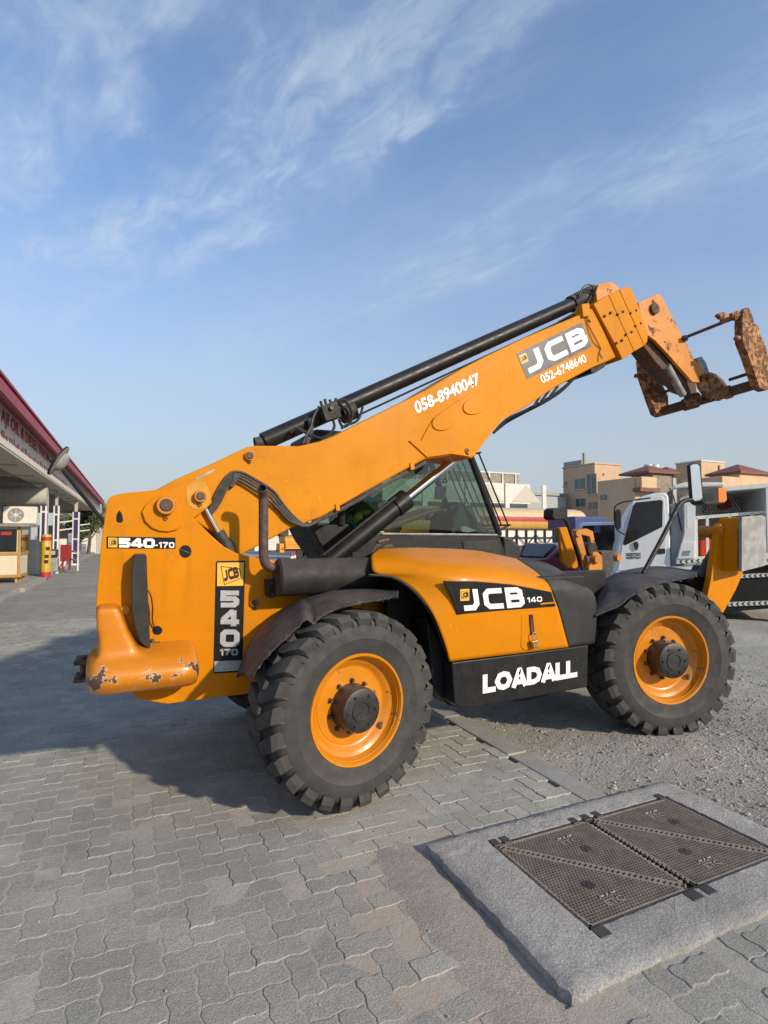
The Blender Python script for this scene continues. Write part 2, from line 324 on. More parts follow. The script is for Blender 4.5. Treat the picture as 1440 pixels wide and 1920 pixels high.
# ------------------------------------------------------------------ ground materials
def gmat(name, c1, c2, sc, grain, bump, rough=.9, sandmask=None, perisland=False, bdist=.006, speck=0, crack=0, stain=0):
    m = bpy.data.materials.new(name); m.use_nodes = True; MAT[name] = m; N, L = m.node_tree.nodes, m.node_tree.links
    b = N['Principled BSDF']; b.inputs['Roughness'].default_value = rough; b.inputs['Specular IOR Level'].default_value = .25
    g = N.new('ShaderNodeNewGeometry'); pos = g.outputs['Position']
    def noise(s, d=6, r=.6):
        n = N.new('ShaderNodeTexNoise'); n.inputs['Scale'].default_value = s; n.inputs['Detail'].default_value = d; n.inputs['Roughness'].default_value = r; L.new(pos, n.inputs['Vector']); return n.outputs[0]
    def rng(x, lo, hi, a=0, c=1):
        r = N.new('ShaderNodeMapRange'); r.interpolation_type = 'SMOOTHSTEP'
        for i, q in zip((1, 2, 3, 4), (lo, hi, a, c)): r.inputs[i].default_value = q
        L.new(x, r.inputs[0]); return r.outputs[0]
    def mixc(f, a, c, bt='MIX'):
        x = N.new('ShaderNodeMix'); x.data_type = 'RGBA'; x.blend_type = bt
        for i, q in ((0, f), (6, a), (7, c)):
            if isinstance(q, (tuple, list)): x.inputs[i].default_value = (*q[:3], 1)
            elif isinstance(q, (int, float)): x.inputs[i].default_value = q
            else: L.new(q, x.inputs[i])
        return x.outputs[2]
    def mth(op, a, c):
        x = N.new('ShaderNodeMath'); x.operation = op
        for i, q in enumerate((a, c)):
            if isinstance(q, (int, float)): x.inputs[i].default_value = q
            else: L.new(q, x.inputs[i])
        return x.outputs[0]
    col = mixc(rng(noise(sc), .3, .7), c1, c2)
    gr = noise(grain, 4, .75)
    col = mixc(1.0, col, mixc(rng(gr, .25, .75), (.62,) * 3, (1.35,) * 3), 'MULTIPLY')
    if perisland:
        oi = N.new('ShaderNodeObjectInfo'); rnd = mth('FRACT', mth('ADD', g.outputs['Random Per Island'], mth('MULTIPLY', oi.outputs['Random'], 7.31)), 0)
        col = mixc(1.0, col, mixc(rnd, (.93, .93, .93), (1.06, 1.06, 1.05)), 'MULTIPLY')
    col = mixc(rng(noise(.45, 4), .38, .72, 0, .5), col, tuple(q * .72 for q in c1))
    if sandmask:
        sc_, amount, region = sandmask
        f = rng(noise(3.2, 7, .65), .42, .62)
        if region:
            sx = N.new('ShaderNodeSeparateXYZ'); L.new(pos, sx.inputs[0])
            dx = mth('DIVIDE', mth('SUBTRACT', sx.outputs[0], region[0]), region[2]); dy = mth('DIVIDE', mth('SUBTRACT', sx.outputs[1], region[1]), region[3])
            d2 = mth('ADD', mth('MULTIPLY', dx, dx), mth('MULTIPLY', dy, dy)); f = mth('MULTIPLY', mth('ADD', f, .35), rng(d2, 0, 1, 1, 0)); f = mth('MINIMUM', f, 1)
        col = mixc(mth('MULTIPLY', f, amount), col, sc_)
    if speck:
        v = N.new('ShaderNodeTexVoronoi'); v.inputs['Scale'].default_value = 150; L.new(pos, v.inputs['Vector'])
        col = mixc(mth('MULTIPLY', rng(v.outputs['Distance'], .05, .3, 1, 0), speck), col, (.5, .49, .47))
    if stain:
        col = mixc(mth('MULTIPLY', mth('MULTIPLY', rng(noise(1.3, 8, .7), .54, .74), rng(noise(21, 5, .7), .25, .6)), stain), col, (.10, .095, .085))
    if crack:
        nz = N.new('ShaderNodeTexNoise'); nz.inputs['Scale'].default_value = 3; nz.inputs['Detail'].default_value = 5; L.new(pos, nz.inputs['Vector'])
        vm = N.new('ShaderNodeVectorMath'); vm.operation = 'MULTIPLY_ADD'; L.new(nz.outputs['Color'], vm.inputs[0]); vm.inputs[1].default_value = (.35,) * 3; L.new(pos, vm.inputs[2])
        vo = N.new('ShaderNodeTexVoronoi'); vo.feature = 'DISTANCE_TO_EDGE'; vo.inputs['Scale'].default_value = 1.3; L.new(vm.outputs[0], vo.inputs['Vector'])
        col = mixc(mth('MULTIPLY', mth('MULTIPLY', rng(vo.outputs['Distance'], .0, .006, 1, 0), rng(noise(1.7, 3), .45, .55)), crack), col, (.07, .065, .06))
    L.new(col, b.inputs['Base Color'])
    bp = N.new('ShaderNodeBump'); bp.inputs['Strength'].default_value = bump; bp.inputs['Distance'].default_value = bdist
    L.new(mth('ADD', noise(grain * .8, 5, .7), noise(grain * .15, 4)), bp.inputs['Height']); L.new(bp.outputs[0], b.inputs['Normal']); return m
SAND = (.44, .345, .26)
gmat('paver', (.305, .295, .262), (.395, .382, .335), 2.2, 130, .8, perisland=True, sandmask=(SAND, .18, (1.3, 2.35, .5, 1.5)), speck=.12, stain=.45)
gmat('paver_pale', (.34, .338, .295), (.435, .43, .375), 2.2, 120, .8, perisland=True, sandmask=(SAND, .42, (1.36, 2.4, .38, 1.3)), speck=.10, stain=.35)
gmat('joint_sand', (.36, .345, .30), (.45, .43, .37), 5, 200, .6, sandmask=(SAND, .6, (1.3, 2.4, .7, 1.6)))
gmat('far_ground', (.32, .31, .285), (.39, .38, .345), .4, 40, .4)
gmat('concrete_slab', (.31, .30, .28), (.42, .408, .38), 3, 95, .8, bdist=.008, speck=.15, crack=.8, stain=.4)
gmat('kerb_concrete', (.29, .288, .28), (.37, .366, .35), 3, 110, .6, sandmask=(SAND, .45, None))
gmat('gravel_bed', (.38, .36, .31), (.52, .495, .425), 1.6, 70, 1.0, bdist=.02, sandmask=((.37, .33, .27), .5, None))
gmat('stone', (.22, .21, .19), (.55, .53, .47), 28, 160, .5, perisland=True)
gmat('sand_heap', (.32, .295, .25), (.41, .37, .31), 4, 120, .8)
# brick pattern for paving too far away to tell the stones apart
def farpave():
    m = gmat('paving_far', (.29, .283, .258), (.37, .36, .325), .9, 40, .5); N, L = m.node_tree.nodes, m.node_tree.links; b = N['Principled BSDF']
    g = N.new('ShaderNodeNewGeometry'); br = N.new('ShaderNodeTexBrick'); br.inputs['Scale'].default_value = 1.0
    br.inputs['Brick Width'].default_value = .225; br.inputs['Row Height'].default_value = .1125; br.inputs['Mortar Size'].default_value = .008
    br.inputs['Color1'].default_value = (.82,) * 3 + (1,); br.inputs['Color2'].default_value = (1.12,) * 3 + (1,); br.inputs['Mortar'].default_value = (.62,) * 3 + (1,)
    L.new(g.outputs['Position'], br.inputs['Vector']); src = b.inputs['Base Color'].links[0].from_socket
    x = N.new('ShaderNodeMix'); x.data_type = 'RGBA'; x.blend_type = 'MULTIPLY'; x.inputs[0].default_value = 1; L.new(src, x.inputs[6]); L.new(br.outputs[0], x.inputs[7]); L.new(x.outputs[2], b.inputs['Base Color'])
farpave()

# ------------------------------------------------------------------ ground sheets
def sheet(name, mat, x0, x1, y0, y1, z, kind='structure'):
    return tag(MB().add([(x0, y0, z), (x1, y0, z), (x1, y1, z), (x0, y1, z)], [(0, 1, 2, 3)]).build(name, mat, smooth=0, recalc=False), kind=kind)
sheet('ground', 'far_ground', -700, 700, -60, 1400, -.03)
paving = sheet('paving', 'joint_sand', -4.2, 2.70, -1.5, 13.2, -.0032)
sheet('road', 'paving_far', -4.2, 3.2, 13.2, 90, -.004)
tag(sheet('yard', 'far_ground', 2.6, 60, 26, 90, -.012))

SLAB = (1.505, 3.385, 1.63, 2.74, .056)          # x0 x1 y0 y1 top
KX0, KX1 = 2.735, 2.925
LP, WP = .225, .1125
def paver_mesh(name, cx, cy, a, mat):
    """interlocking stone cx by cy units, every side waved once per unit"""
    W = WP; out = []
    for i in range(cx): out += [(i * W, 0)] * (i == 0) + [(i * W + W * .27, a), (i * W + W * .73, -a)]
    for j in range(cy): out += [(cx * W, 0)] * (j == 0) + [(cx * W + a, j * W + W * .27), (cx * W - a, j * W + W * .73)]
    for i in reversed(range(cx)): out += [(cx * W, cy * W)] * (i == cx - 1) + [(i * W + W * .73, cy * W - a), (i * W + W * .27, cy * W + a)]
    for j in reversed(range(cy)): out += [(0, cy * W)] * (j == cy - 1) + [(-a, j * W + W * .73), (a, j * W + W * .27)]
    X, Y_ = cx * W, cy * W; out = [(x - X / 2, y - Y_ / 2) for x, y in out]; n = len(out)
    def ring(gap, z): return [Vector((x * (X - gap) / X, y * (Y_ - gap) / Y_, z)) for x, y in out]
    mb = MB().add(ring(.0045, -.012) + ring(.013, 0), [tuple(range(n, 2 * n))] + [(i, (i + 1) % n, n + (i + 1) % n, n + i) for i in range(n)])
    o = mb.build(name, mat, smooth=0, recalc=False); me = o.data; bpy.data.objects.remove(o); return me
PH, PV = paver_mesh('paver', 2, 1, .0075, 'paver'), paver_mesh('paver', 1, 2, .0075, 'paver')
BH, BV = paver_mesh('paver', 2, 1, .006, 'paver_pale'), paver_mesh('paver', 1, 2, .006, 'paver_pale'); BR_ = paver_mesh('paver', 2, 1, .0035, 'paver_pale')
spots = []
def put(cx, cy, me):
    p = project((cx, cy, 0))
    if p[2] > .35 and -1500 < p[0] < 2900: spots.append((p[2], cx, cy, me))
def herring(x0, x1, y0, y1, mh, mv, skip=None):
    nx, ny = int(round((x1 - x0) / WP)), int(round((y1 - y0) / WP))
    for j in range(-1, ny):
        for i in range(-1, nx):
            k = (i - j) % 4
            if k == 0: c = (x0 + (i + 1) * WP, y0 + (j + .5) * WP); me = mh
            elif k == 3: c = (x0 + (i + .5) * WP, y0 + (j + 1) * WP); me = mv
            else: continue
            if x0 + .03 < c[0] < x1 - .03 and not (skip and skip(*c)): put(*c, me)
def courses(x0, x1, y0, y1, me, skip=None):
    y = y0; r = 0
    while y < y1:
        x = x0 + (WP if r % 2 else 0)
        while x + LP <= x1 + .02:
            if not (skip and skip(x + WP, y + WP / 2)): put(x + WP, y + WP / 2, me)
            x += LP
        y += WP; r += 1
inslab = lambda x, y: SLAB[0] - .03 < x < SLAB[1] and SLAB[2] - .06 < y < SLAB[3] + .06
herring(1.05 - WP * 46, 1.05, .40 - WP * 8, 13.2, PH, PV)
courses(1.057, 1.057 + WP * 5, .40 - WP * 8, 13.2, BR_, inslab)
herring(1.057 + WP * 5, KX0 - .004, 1.60, 13.2, BH, BV, inslab)
herring(1.057 + WP * 5, 4.5, 1.60 - WP * 16, 1.60, PH, PV)
spots.sort(key=lambda s: s[0])
vis = [s for s in spots if -20 < project((s[1], s[2], 0))[0] < 1460 and project((s[1], s[2], 0))[1] < 1935]
big = set(id(s) for s in vis[:300])
def pz(x, y): return .026 * min(1, max(0, (x - 1.35) / .35)) * min(1, max(0, (1.68 - y) / .02))
def jig(): return Matrix.Rotation(random.gauss(0, .008), 4, 'X') @ Matrix.Rotation(random.gauss(0, .008), 4, 'Y') @ Matrix.Rotation(random.gauss(0, .006), 4, 'Z')
rest = {}
for s in spots:
    M = T(s[1], s[2], pz(s[1], s[2]) + random.gauss(-.0008, .0017)) @ jig()
    if id(s) in big:
        o = bpy.data.objects.new('paver', s[3]); COL.objects.link(o); o.parent = paving; o.matrix_local = M
    else: rest.setdefault(s[3].name, (s[3], []))[1].append(M)
for me, ms in rest.values():
    mb = MB(); vs = [v.co.copy() for v in me.vertices]; fs = [tuple(p.vertices) for p in me.polygons]
    for M in ms: mb.add([M @ v for v in vs], fs)
    o = mb.build('paver_field', me.materials[0].name, paving, smooth=0, recalc=False); o['kind'] = 'stuff'
tag(MB().grid([[V(x, y_, pz(x, y_) - .0032) for x in (1.30, 1.36, 1.5, 1.7, 2.6, 4.6)] for y_ in (-1.5, .2, 1.0, 1.635)]).build('side_paving', 'joint_sand', smooth=0, recalc=False), kind='structure')

# kerb
kerb = tag(MB().box((KX0 - .01, 2.66, -.2), (KX1 + .01, 22, -.02)).build('kerb', 'joint_sand', smooth=0), kind='structure')
y = 2.66; i = 0
while y < 20:
    l = .98; o = MB().box((KX0, y + .006, -.1), (KX1, y + l - .006, .012)).build('kerb_stone', 'kerb_concrete', kerb, bevel=.012); o.location.z = random.gauss(0, .003); y += l

# gravel yard: uneven bed plus loose stones
def gz(x, y):
    t = min(1, max(0, (x - KX1) / .9)); t = t * t * (3 - 2 * t)
    return t * .074 + .010 * sin(x * 3.1 + y * 1.3) * sin(y * 2.3 - x) * t + .006 * sin(x * 9.7 + 2 * sin(y * 7.1)) * sin(y * 8.3 + sin(x * 5)) * t - .002
def lin(a, b, n): return [a + (b - a) * i / n for i in range(n)]
gx = lin(KX1, 7, 84) + lin(7, 20, 40) + lin(20, 60, 12) + [60]; gy = lin(1.56, 6.5, 100) + lin(6.5, 14, 40) + lin(14, 26, 12) + [26]
rows = [[Vector((x, y_, gz(x, y_) + random.gauss(0, .0025))) for x in gx] for y_ in gy]
tag(MB().grid(rows).build('gravel_yard', 'gravel_bed', smooth=80, recalc=False), kind='structure')
ico = [Vector(p).normalized() for p in ((0, 0, 1), (.9, 0, .3), (.28, .85, .35), (-.75, .5, .3), (-.7, -.55, .25), (.3, -.85, .3), (.6, .5, -.5), (-.3, .7, -.6), (-.6, -.5, -.6), (.5, -.6, -.6))]
icf = [(0, 1, 2), (0, 2, 3), (0, 3, 4), (0, 4, 5), (0, 5, 1), (1, 6, 2), (2, 7, 3), (3, 8, 4), (4, 9, 5), (5, 9, 1), (1, 9, 6), (2, 6, 7), (3, 7, 8), (4, 8, 9)]
mb = MB(); n = 0
while n < 20000:
    d = random.random() ** 1.7; yy = 2.0 + 7 * d; x = KX1 + random.random() ** .8 * (3.2 + 4 * d)
    if inslab(x, yy): continue
    dens = .5 + .5 * sin(x * 2.2 + 1) * sin(yy * 1.7 + .4)
    if random.random() > .35 + .65 * dens: continue
    r = min(.020, .0046 * math.exp(random.gauss(.15, .5))); M = T(x, yy, gz(x, yy) + r * .15) @ Matrix.Rotation(random.random() * 6.3, 4, 'Z') @ Matrix.Rotation(random.random() * .8, 4, 'X')
    sc = Vector((r * random.uniform(.8, 1.5), r * random.uniform(.7, 1.1), r * random.uniform(.45, .85)))
    mb.add([M @ Vector((p.x * sc.x * random.uniform(.8, 1.15), p.y * sc.y, p.z * sc.z)) for p in ico], icf); n += 1
for k in range(260):                      # stray grit on the paving and the slab's foot
    x, yy = random.uniform(-2, 2.6), random.uniform(1.2, 6)
    if inslab(x, yy): continue
    r = random.uniform(.002, .006); M = T(x, yy, r * .4) @ Matrix.Rotation(random.random() * 6, 4, 'Z'); mb.add([M @ (p * r) for p in ico], icf)
tag(mb.build('gravel_stones', 'stone', smooth=0, recalc=False), 'loose grey gravel stones scattered over the yard by the kerb', 'gravel', kind='stuff')
# sand drifted along the slab's left foot
rows = []
for i in range(26):
    yy = 1.30 + 1.75 * i / 25; r = []
    for j in range(13):
        t = j / 12; x = 1.18 + .30 * t; h = .022 * sin(pi * min(1, t * .75 + .02)) * (.4 + .6 * abs(sin(yy * 2.9 + 1))) * min(1, i / 5, (25 - i) / 5) - .006 + .003 * sin(x * 40 + yy * 31)
        r.append(V(x, yy, h))
    rows.append(r)
tag(MB().grid(rows).build('drifted_sand', 'sand_heap', smooth=80, recalc=False), 'brown sand drifted along the left foot of the concrete slab', 'sand', kind='stuff')

# ------------------------------------------------------------------ concrete slab with cast-iron covers
pmat('cast_iron', (.30, .25, .20), .6, .25, var=.2, scale=16, dust=.6, dustcol=(.33, .29, .24), bump=.2)
pmat('cast_letter', (.30, .27, .22), .6, .2, var=.2, scale=16, dust=.4, dustcol=(.4, .36, .3))
pmat('cast_dark', (.045, .035, .027), .8, .1, var=.4, scale=16)
pmat('iron_block', (.045, .045, .048), .5, .4, var=.3, dust=.35, dustcol=(.2, .19, .17))
def make_manhole():
    x0, x1, y0, y1, zt = SLAB; r = thing('manhole', (x0, y0, 0), 'raised concrete slab framing four triangular cast iron utility covers', 'manhole')
    nx, ny = 60, 36; mb = MB(); cx0, cx1, cy0, cy1 = 1.812, 3.175, 1.855, 2.575
    # slab as ring of four beams in one outline with rough displaced top
    xs = sorted(set([x0 + (x1 - x0) * i / nx for i in range(nx + 1)] + [cx0, cx1])); ys = sorted(set([y0 + (y1 - y0) * i / ny for i in range(ny + 1)] + [cy0, cy1]))
    vid = {}; vs = []; fs = []
    def edge(x, y):
        d = min(x - x0, x1 - x, y - y0, y1 - y); return -.012 * max(0, 1 - d / .03) ** 2
    def vert(x, y):
        k = (x, y)
        if k not in vid:
            jx = random.gauss(0, .0045) if x in (x0, x1) else 0; jy = random.gauss(0, .0045) if y in (y0, y1) else 0
            vid[k] = len(vs); vs.append(V(x + jx, y + jy, zt + edge(x, y) + random.gauss(0, .0016)))
        return vid[k]
    for a, b in zip(xs, xs[1:]):
        for c, d in zip(ys, ys[1:]):
            if cx0 - 1e-6 < a and b < cx1 + 1e-6 and cy0 - 1e-6 < c and d < cy1 + 1e-6: continue
            fs.append((vert(a, c), vert(b, c), vert(b, d), vert(a, d)))
    def wall(pts):
        for p, q in zip(pts, pts[1:]):
            i, j = vert(*p), vert(*q); k = len(vs)
            vs.append(V(vs[i].x - .004, vs[i].y, -.05)); vs.append(V(vs[j].x - .004, vs[j].y, -.05)); fs.append((i, j, k + 1, k))
    wall([(x, y0) for x in xs]); wall([(x, y1) for x in xs]); wall([(x0, y) for y in ys]); wall([(x1, y) for y in ys])
    for pts in ([(x, cy0) for x in xs if cx0 <= x <= cx1], [(x, cy1) for x in xs if cx0 <= x <= cx1], [(cx0, y) for y in ys if cy0 <= y <= cy1], [(cx1, y) for y in ys if cy0 <= y <= cy1]): wall(pts)
    mb.add(vs, fs).build('slab', 'concrete_slab', r, smooth=45)
    MB().box((cx0 - .002, cy0 - .002, .0), (cx1 + .002, cy1 + .002, zt - .030)).build('pit_base', 'cast_dark', r, smooth=0)
    fr = MB()
    for a, b in (((cx0, cy0), (cx1, cy0 + .018)), ((cx0, cy1 - .018), (cx1, cy1)), ((cx0, cy0), (cx0 + .018, cy1)), ((cx1 - .018, cy0), (cx1, cy1))): fr.box((*a, zt - .029), (*b, zt - .004))
    fr.build('cover_frame', 'iron_block', r, smooth=0)
    xm = (cx0 + cx1) / 2; g = .016
    def tri(pts, txt):
        c = sum(pts, Vector((0, 0, 0))) / 3
        ins = [c + (p - c) * (1 - g / .18) for p in pts]; zc = zt - .020
        plate = MB().prism([V(p.x, p.y, zc) for p in ins], (0, 0, -.012)).build('cover', 'cast_dark', r, smooth=0)
        # bars of the diamond tread clipped to the triangle
        bars = MB(); e = [(ins[i], ins[(i + 1) % 3]) for i in range(3)]
        for ang in (rad(62), rad(-28 + 180 - 62 + 28)):
            d = V(cos(ang), sin(ang), 0); nrm = V(-d.y, d.x, 0); pr = [p.dot(nrm) for p in ins]; t = min(pr) + .010
            while t < max(pr) - .008:
                hit = []
                for p, q in e:
                    a, b = p.dot(nrm) - t, q.dot(nrm) - t
                    if a * b < 0: hit.append(p + (q - p) * (a / (a - b)))
                if len(hit) == 2:
                    w = nrm * .0028; z0, z1 = zc - .001, zt - .006
                    A, B = hit; bars.add([V(*(A - w)[:2], z0), V(*(A + w)[:2], z0), V(*(B + w)[:2], z0), V(*(B - w)[:2], z0), V(*(A - w * .6)[:2], z1), V(*(A + w * .6)[:2], z1), V(*(B + w * .6)[:2], z1), V(*(B - w * .6)[:2], z1)], [(4, 5, 6, 7), (0, 4, 7, 3), (1, 2, 6, 5)])
                t += .0165
        for p, q in e:                       # rim of the lid
            dd = (q - p).normalized(); nn = V(-dd.y, dd.x, 0)
            if nn.dot(c - p) < 0: nn = -nn
            bars.prism([V(p.x, p.y, zt - .005), V(q.x, q.y, zt - .005), V(*(q + nn * .009)[:2], zt - .005), V(*(p + nn * .009)[:2], zt - .005)], (0, 0, -.016))
            L_ = (q - p).length; k = .03
            while k < L_ - .03:               # toothed outer edge
                a = p + dd * k - nn * .012; bars.prism([V(a.x, a.y, zt - .006), V(*(a + dd * .013)[:2], zt - .006), V(*(a + dd * .013 + nn * .014)[:2], zt - .006), V(*(a + nn * .014)[:2], zt - .006)], (0, 0, -.014)); k += .026
        bars.build('tread_bars', 'cast_iron', plate, smooth=0)
        kh = MB().lathe([(.0, 0), (.030, 0), (.030, -.012)], T(c.x, c.y, zt - .0035) @ Matrix.Rotation(pi / 2, 4, 'X'), 18); kh.build('keyhole', 'iron_block', plate, smooth=0)
        MB().box((-.016, -.005, 0), (.016, .005, .003), T(c.x, c.y, zt - .004) @ Matrix.Rotation(.6, 4, 'Z')).build('key_slot', 'cast_dark', plate, smooth=0)
        if txt:
            p = c + V(*txt, 0); pass
            text_mesh('lettering', 'ETC', 'cast_letter', plate, V(p.x - .06, p.y - .022, zt - .003), V(p.x + .05, p.y - .022, zt - .003), V(p.x - .06, p.y + .016, zt - .003), bold=.012)
            mk = MB()
            for q in ((-.055, .034, .03), (-.012, .036, .012), (.012, .034, .036)): mk.tube([V(p.x + q[0] + t * q[2], p.y + q[1] + .016 * abs(sin(t * 5)), zt - .004) for t in (0, .25, .5, .75, 1)], .004, 6)
            mk.build('lettering', 'cast_letter', plate, smooth=0)
    for a, b in ((cx0 + .004, xm - .004), (xm + .004, cx1 - .004)):
        tri([V(a, cy0, 0), V(b, cy0, 0), V(a, cy1, 0)], (.03, -.135)); tri([V(b, cy1, 0), V(a, cy1, 0), V(b, cy0, 0)], (-.03, .09))
    for i, (x, y, sx) in enumerate(((cx0 + .03, cy1 + .004, .05), (cx0 + .10, cy1 + .004, .05), (xm - .09, cy1 + .004, .05), (xm, cy1 + .004, .06), (xm + .09, cy1 + .004, .05), (cx1 - .05, cy1 + .004, .06), (cx0 + .035, cy0 - .03, .07), (xm - .07, cy0 - .03, .08), (xm + .03, cy0 - .03, .06), (cx1 - .06, cy0 - .03, .08))):
        MB().box((x - sx / 2, y - .032, zt - .03), (x + sx / 2, y + .032, zt + .004)).build('hinge_block', 'iron_block', r, bevel=.005)
# ------------------------------------------------------------------ telehandler
make_manhole()
YP, YBM = 3.98, 4.08            # near chassis plate, near boom face
TEL = thing('telehandler', (2.6, 4.4, 0), 'yellow telescopic handler with raised boom and black hydraulic rams', 'telehandler')
def P_(name, mat, mb, parent=None, **k): return mb.build(name, mat, parent or TEL, **k)

# wheels -----------------------------------------------------------
def wheel_meshes():
    prof = [(.350, -.150), (.352, -.168), (.40, -.188), (.455, -.196), (.462, -.200), (.475, -.198), (.53, -.192), (.568, -.176), (.590, -.15), (.600, -.09), (.604, 0)]
    prof = prof + [(r, -y) for r, y in reversed(prof[:-1])] + [(.352, .13), (.352, -.13)]
    mb = MB().lathe(prof, Matrix.Identity(4), 72, close=True)
    N = 25
    for side in (-1, 1):
        for k in range(N):
            a0 = 2 * pi * (k + (.5 if side > 0 else 0)) / N
            secs = [(.186, .520, .545, .00, .050), (.196, .548, .590, .00, .052), (.182, .585, .628, .012, .054), (.12, .595, .634, .055, .055), (.05, .60, .637, .115, .052), (-.015, .60, .637, .150, .030)]
            vs = []
            for (y, ri, ro, sk, hw) in secs:
                hw2 = hw / .62 * 1.05
                for a, r in ((-1, ri), (-.82, ro), (.82, ro), (1, ri)):
                    an = a0 + side * 0 + sk + a * hw2; jr = random.gauss(0, .0028); vs.append(V((r + jr) * cos(an), side * y, (r + jr) * sin(an)))
            fs = [(i * 4 + j, i * 4 + j + 1, i * 4 + j + 5, i * 4 + j + 4) for i in range(len(secs) - 1) for j in range(3)] + [(0, 1, 2, 3), tuple(len(secs) * 4 - 4 + j for j in (3, 2, 1, 0))]
            mb.add(vs, fs)
    tyre = mb.build('tyre', 'tyre', None, smooth=32)
    rim = MB().lathe([(.330, -.150), (.352, -.168), (.362, -.172), (.358, -.180), (.345, -.178), (.335, -.160), (.330, -.130), (.318, -.105), (.300, -.095), (.288, -.088), (.272, -.070), (.262, -.064), (.254, -.062), (.250, -.066), (.10, -.066), (.10, -.03), (.25, -.03), (.30, -.05), (.318, .0), (.318, .14), (.345, .165), (.33, .14)], Matrix.Identity(4), 64)
    rim = rim.build('rim', 'rim_yellow', None, smooth=28)
    hub = MB().lathe([(.150, -.05), (.150, -.10), (.146, -.145), (.146, -.190), (.140, -.205), (.132, -.209), (.075, -.209), (.072, -.216), (.055, -.216), (.05, -.209), (0, -.209)], Matrix.Identity(4), 48)
    for k in range(6): hub.lathe([(.0, -.013), (.009, -.013), (.009, 0)], Matrix.Rotation(k * pi / 3, 4, 'Y') @ T(.105, -.206, 0), 6)
    hub = hub.build('hub', 'hub_black', None, smooth=30)
    nut = MB()
    nut.lathe([(0, -.035), (.013, -.035), (.013, -.012), (.02, -.012), (.02, .01)], Matrix.Identity(4), 8); nut = nut.build('wheel_nut', 'pin_steel', None, smooth=0)
    valve = MB().lathe([(0, -.004), (.020, -.004), (.026, 0), (.026, .004)], Matrix.Identity(4), 16).build('valve_hole', 'pin_steel', None, smooth=0)
    return tyre, rim, hub, nut, valve
WT = wheel_meshes()
def wheel(px, py, Yr, steer, label=None, far=False, scl=1.0):
    c = aY(px, py, Yr); n = Matrix.Rotation(steer, 3, 'Z') @ V(0, -1, 0); ctr = c - n * .172
    if far: ctr = V(ctr.x, 8.94 - ctr.y, ctr.z)
    e = part_empty('wheel', TEL, ctr, steer + (pi if far else 0)); e.scale = (scl,) * 3
    if label: e['label'] = label
    for o in WT[:3]: q = o.copy(); COL.objects.link(q); q.parent = e
    for k in range(10):
        a = 2 * pi * k / 10 + .25; q = WT[3].copy(); COL.objects.link(q); q.parent = e; q.location = (.168 * cos(a), -.066, .168 * sin(a)); q.scale = (.8, .8, .8)
    q = WT[4].copy(); COL.objects.link(q); q.parent = e; q.location = (.292 * cos(-.62), -.092, .292 * sin(-.62)); q.rotation_euler = (0, 0, .35)
    return ctr
RC = wheel(674, 1331, 3.285, rad(11.5), scl=.967); FC = wheel(1258, 1237.5, 3.285, rad(-12), scl=1.02)
wheel(674, 1331, 3.285, rad(11.5), far=True, scl=.967); wheel(1258, 1237.5, 3.285, rad(-12), far=True, scl=1.02)
for o in WT: bpy.data.objects.remove(o)
for c in (RC, FC):
    P_('axle', 'black_dirty', MB().tube([V(c.x, c.y + .1, c.z), V(c.x, 3.75, c.z), V(c.x, 4.1, c.z + .02), V(c.x, 4.8, c.z + .02), V(c.x, 5.15, c.z), V(c.x, 8.84 - c.y, c.z)], [.09, .10, .17, .17, .10, .09], 16))

# chassis ----------------------------------------------------------
plate = [(199, 947), (203, 936), (212, 929), (230, 925), (287, 919), (322, 914), (352, 902), (372, 898), (388, 907), (396, 925), (397, 943), (388, 953), (363, 972), (380, 988), (397, 1005), (420, 1025), (445, 1038), (490, 1048), (540, 1056), (640, 1080), (715, 1108), (724, 1150), (715, 1230), (600, 1290), (479, 1299), (400, 1309), (314, 1320), (262, 1312), (240, 1296), (183, 1250), (180, 1130), (188, 1035)]
P_('chassis_plate', 'paint_yellow', MB().slab(plate, YP, YP + .05), bevel=.006)
P_('chassis_plate', 'paint_yellow', MB().prism(PY(plate, YP), (0, .05, 0)), bevel=.006).location.y += .80
pb = [p for p in PY([(205, 960), (240, 932), (300, 960), (330, 1060), (600, 1150), (600, 1285), (262, 1300), (190, 1245), (192, 1040)], YP)]
P_('chassis_core', 'paint_yellow', MB().prism([p + V(.02, .05, 0) for p in pb], (0, .70, 0)))
# longitudinal frame between the axles
P_('main_frame', 'black_dirty', MB().box((RC.x - .1, 4.02, .52), (FC.x + .45, 4.86, .98)), bevel=.02)
P_('inner_liner', 'black_frame', MB().box((1.75, 3.78, .62), (3.95, 3.86, 1.42)), bevel=.01)
P_('bulkhead', 'black_frame', MB().box((aY(660, 1100, 4.04).x, 4.03, .6), (aY(900, 1100, 4.04).x, 4.07, aY(760, 1034, 4.04).z)))
P_('wheel_arch', 'black_frame', MB().grid(patch_rows([PY([(690, 1078), (740, 1084), (783, 1116), (812, 1160), (832, 1212), (846, 1245)], Y) for Y in (3.40, 3.60, 3.82)], 6, 3)), solid=.02)
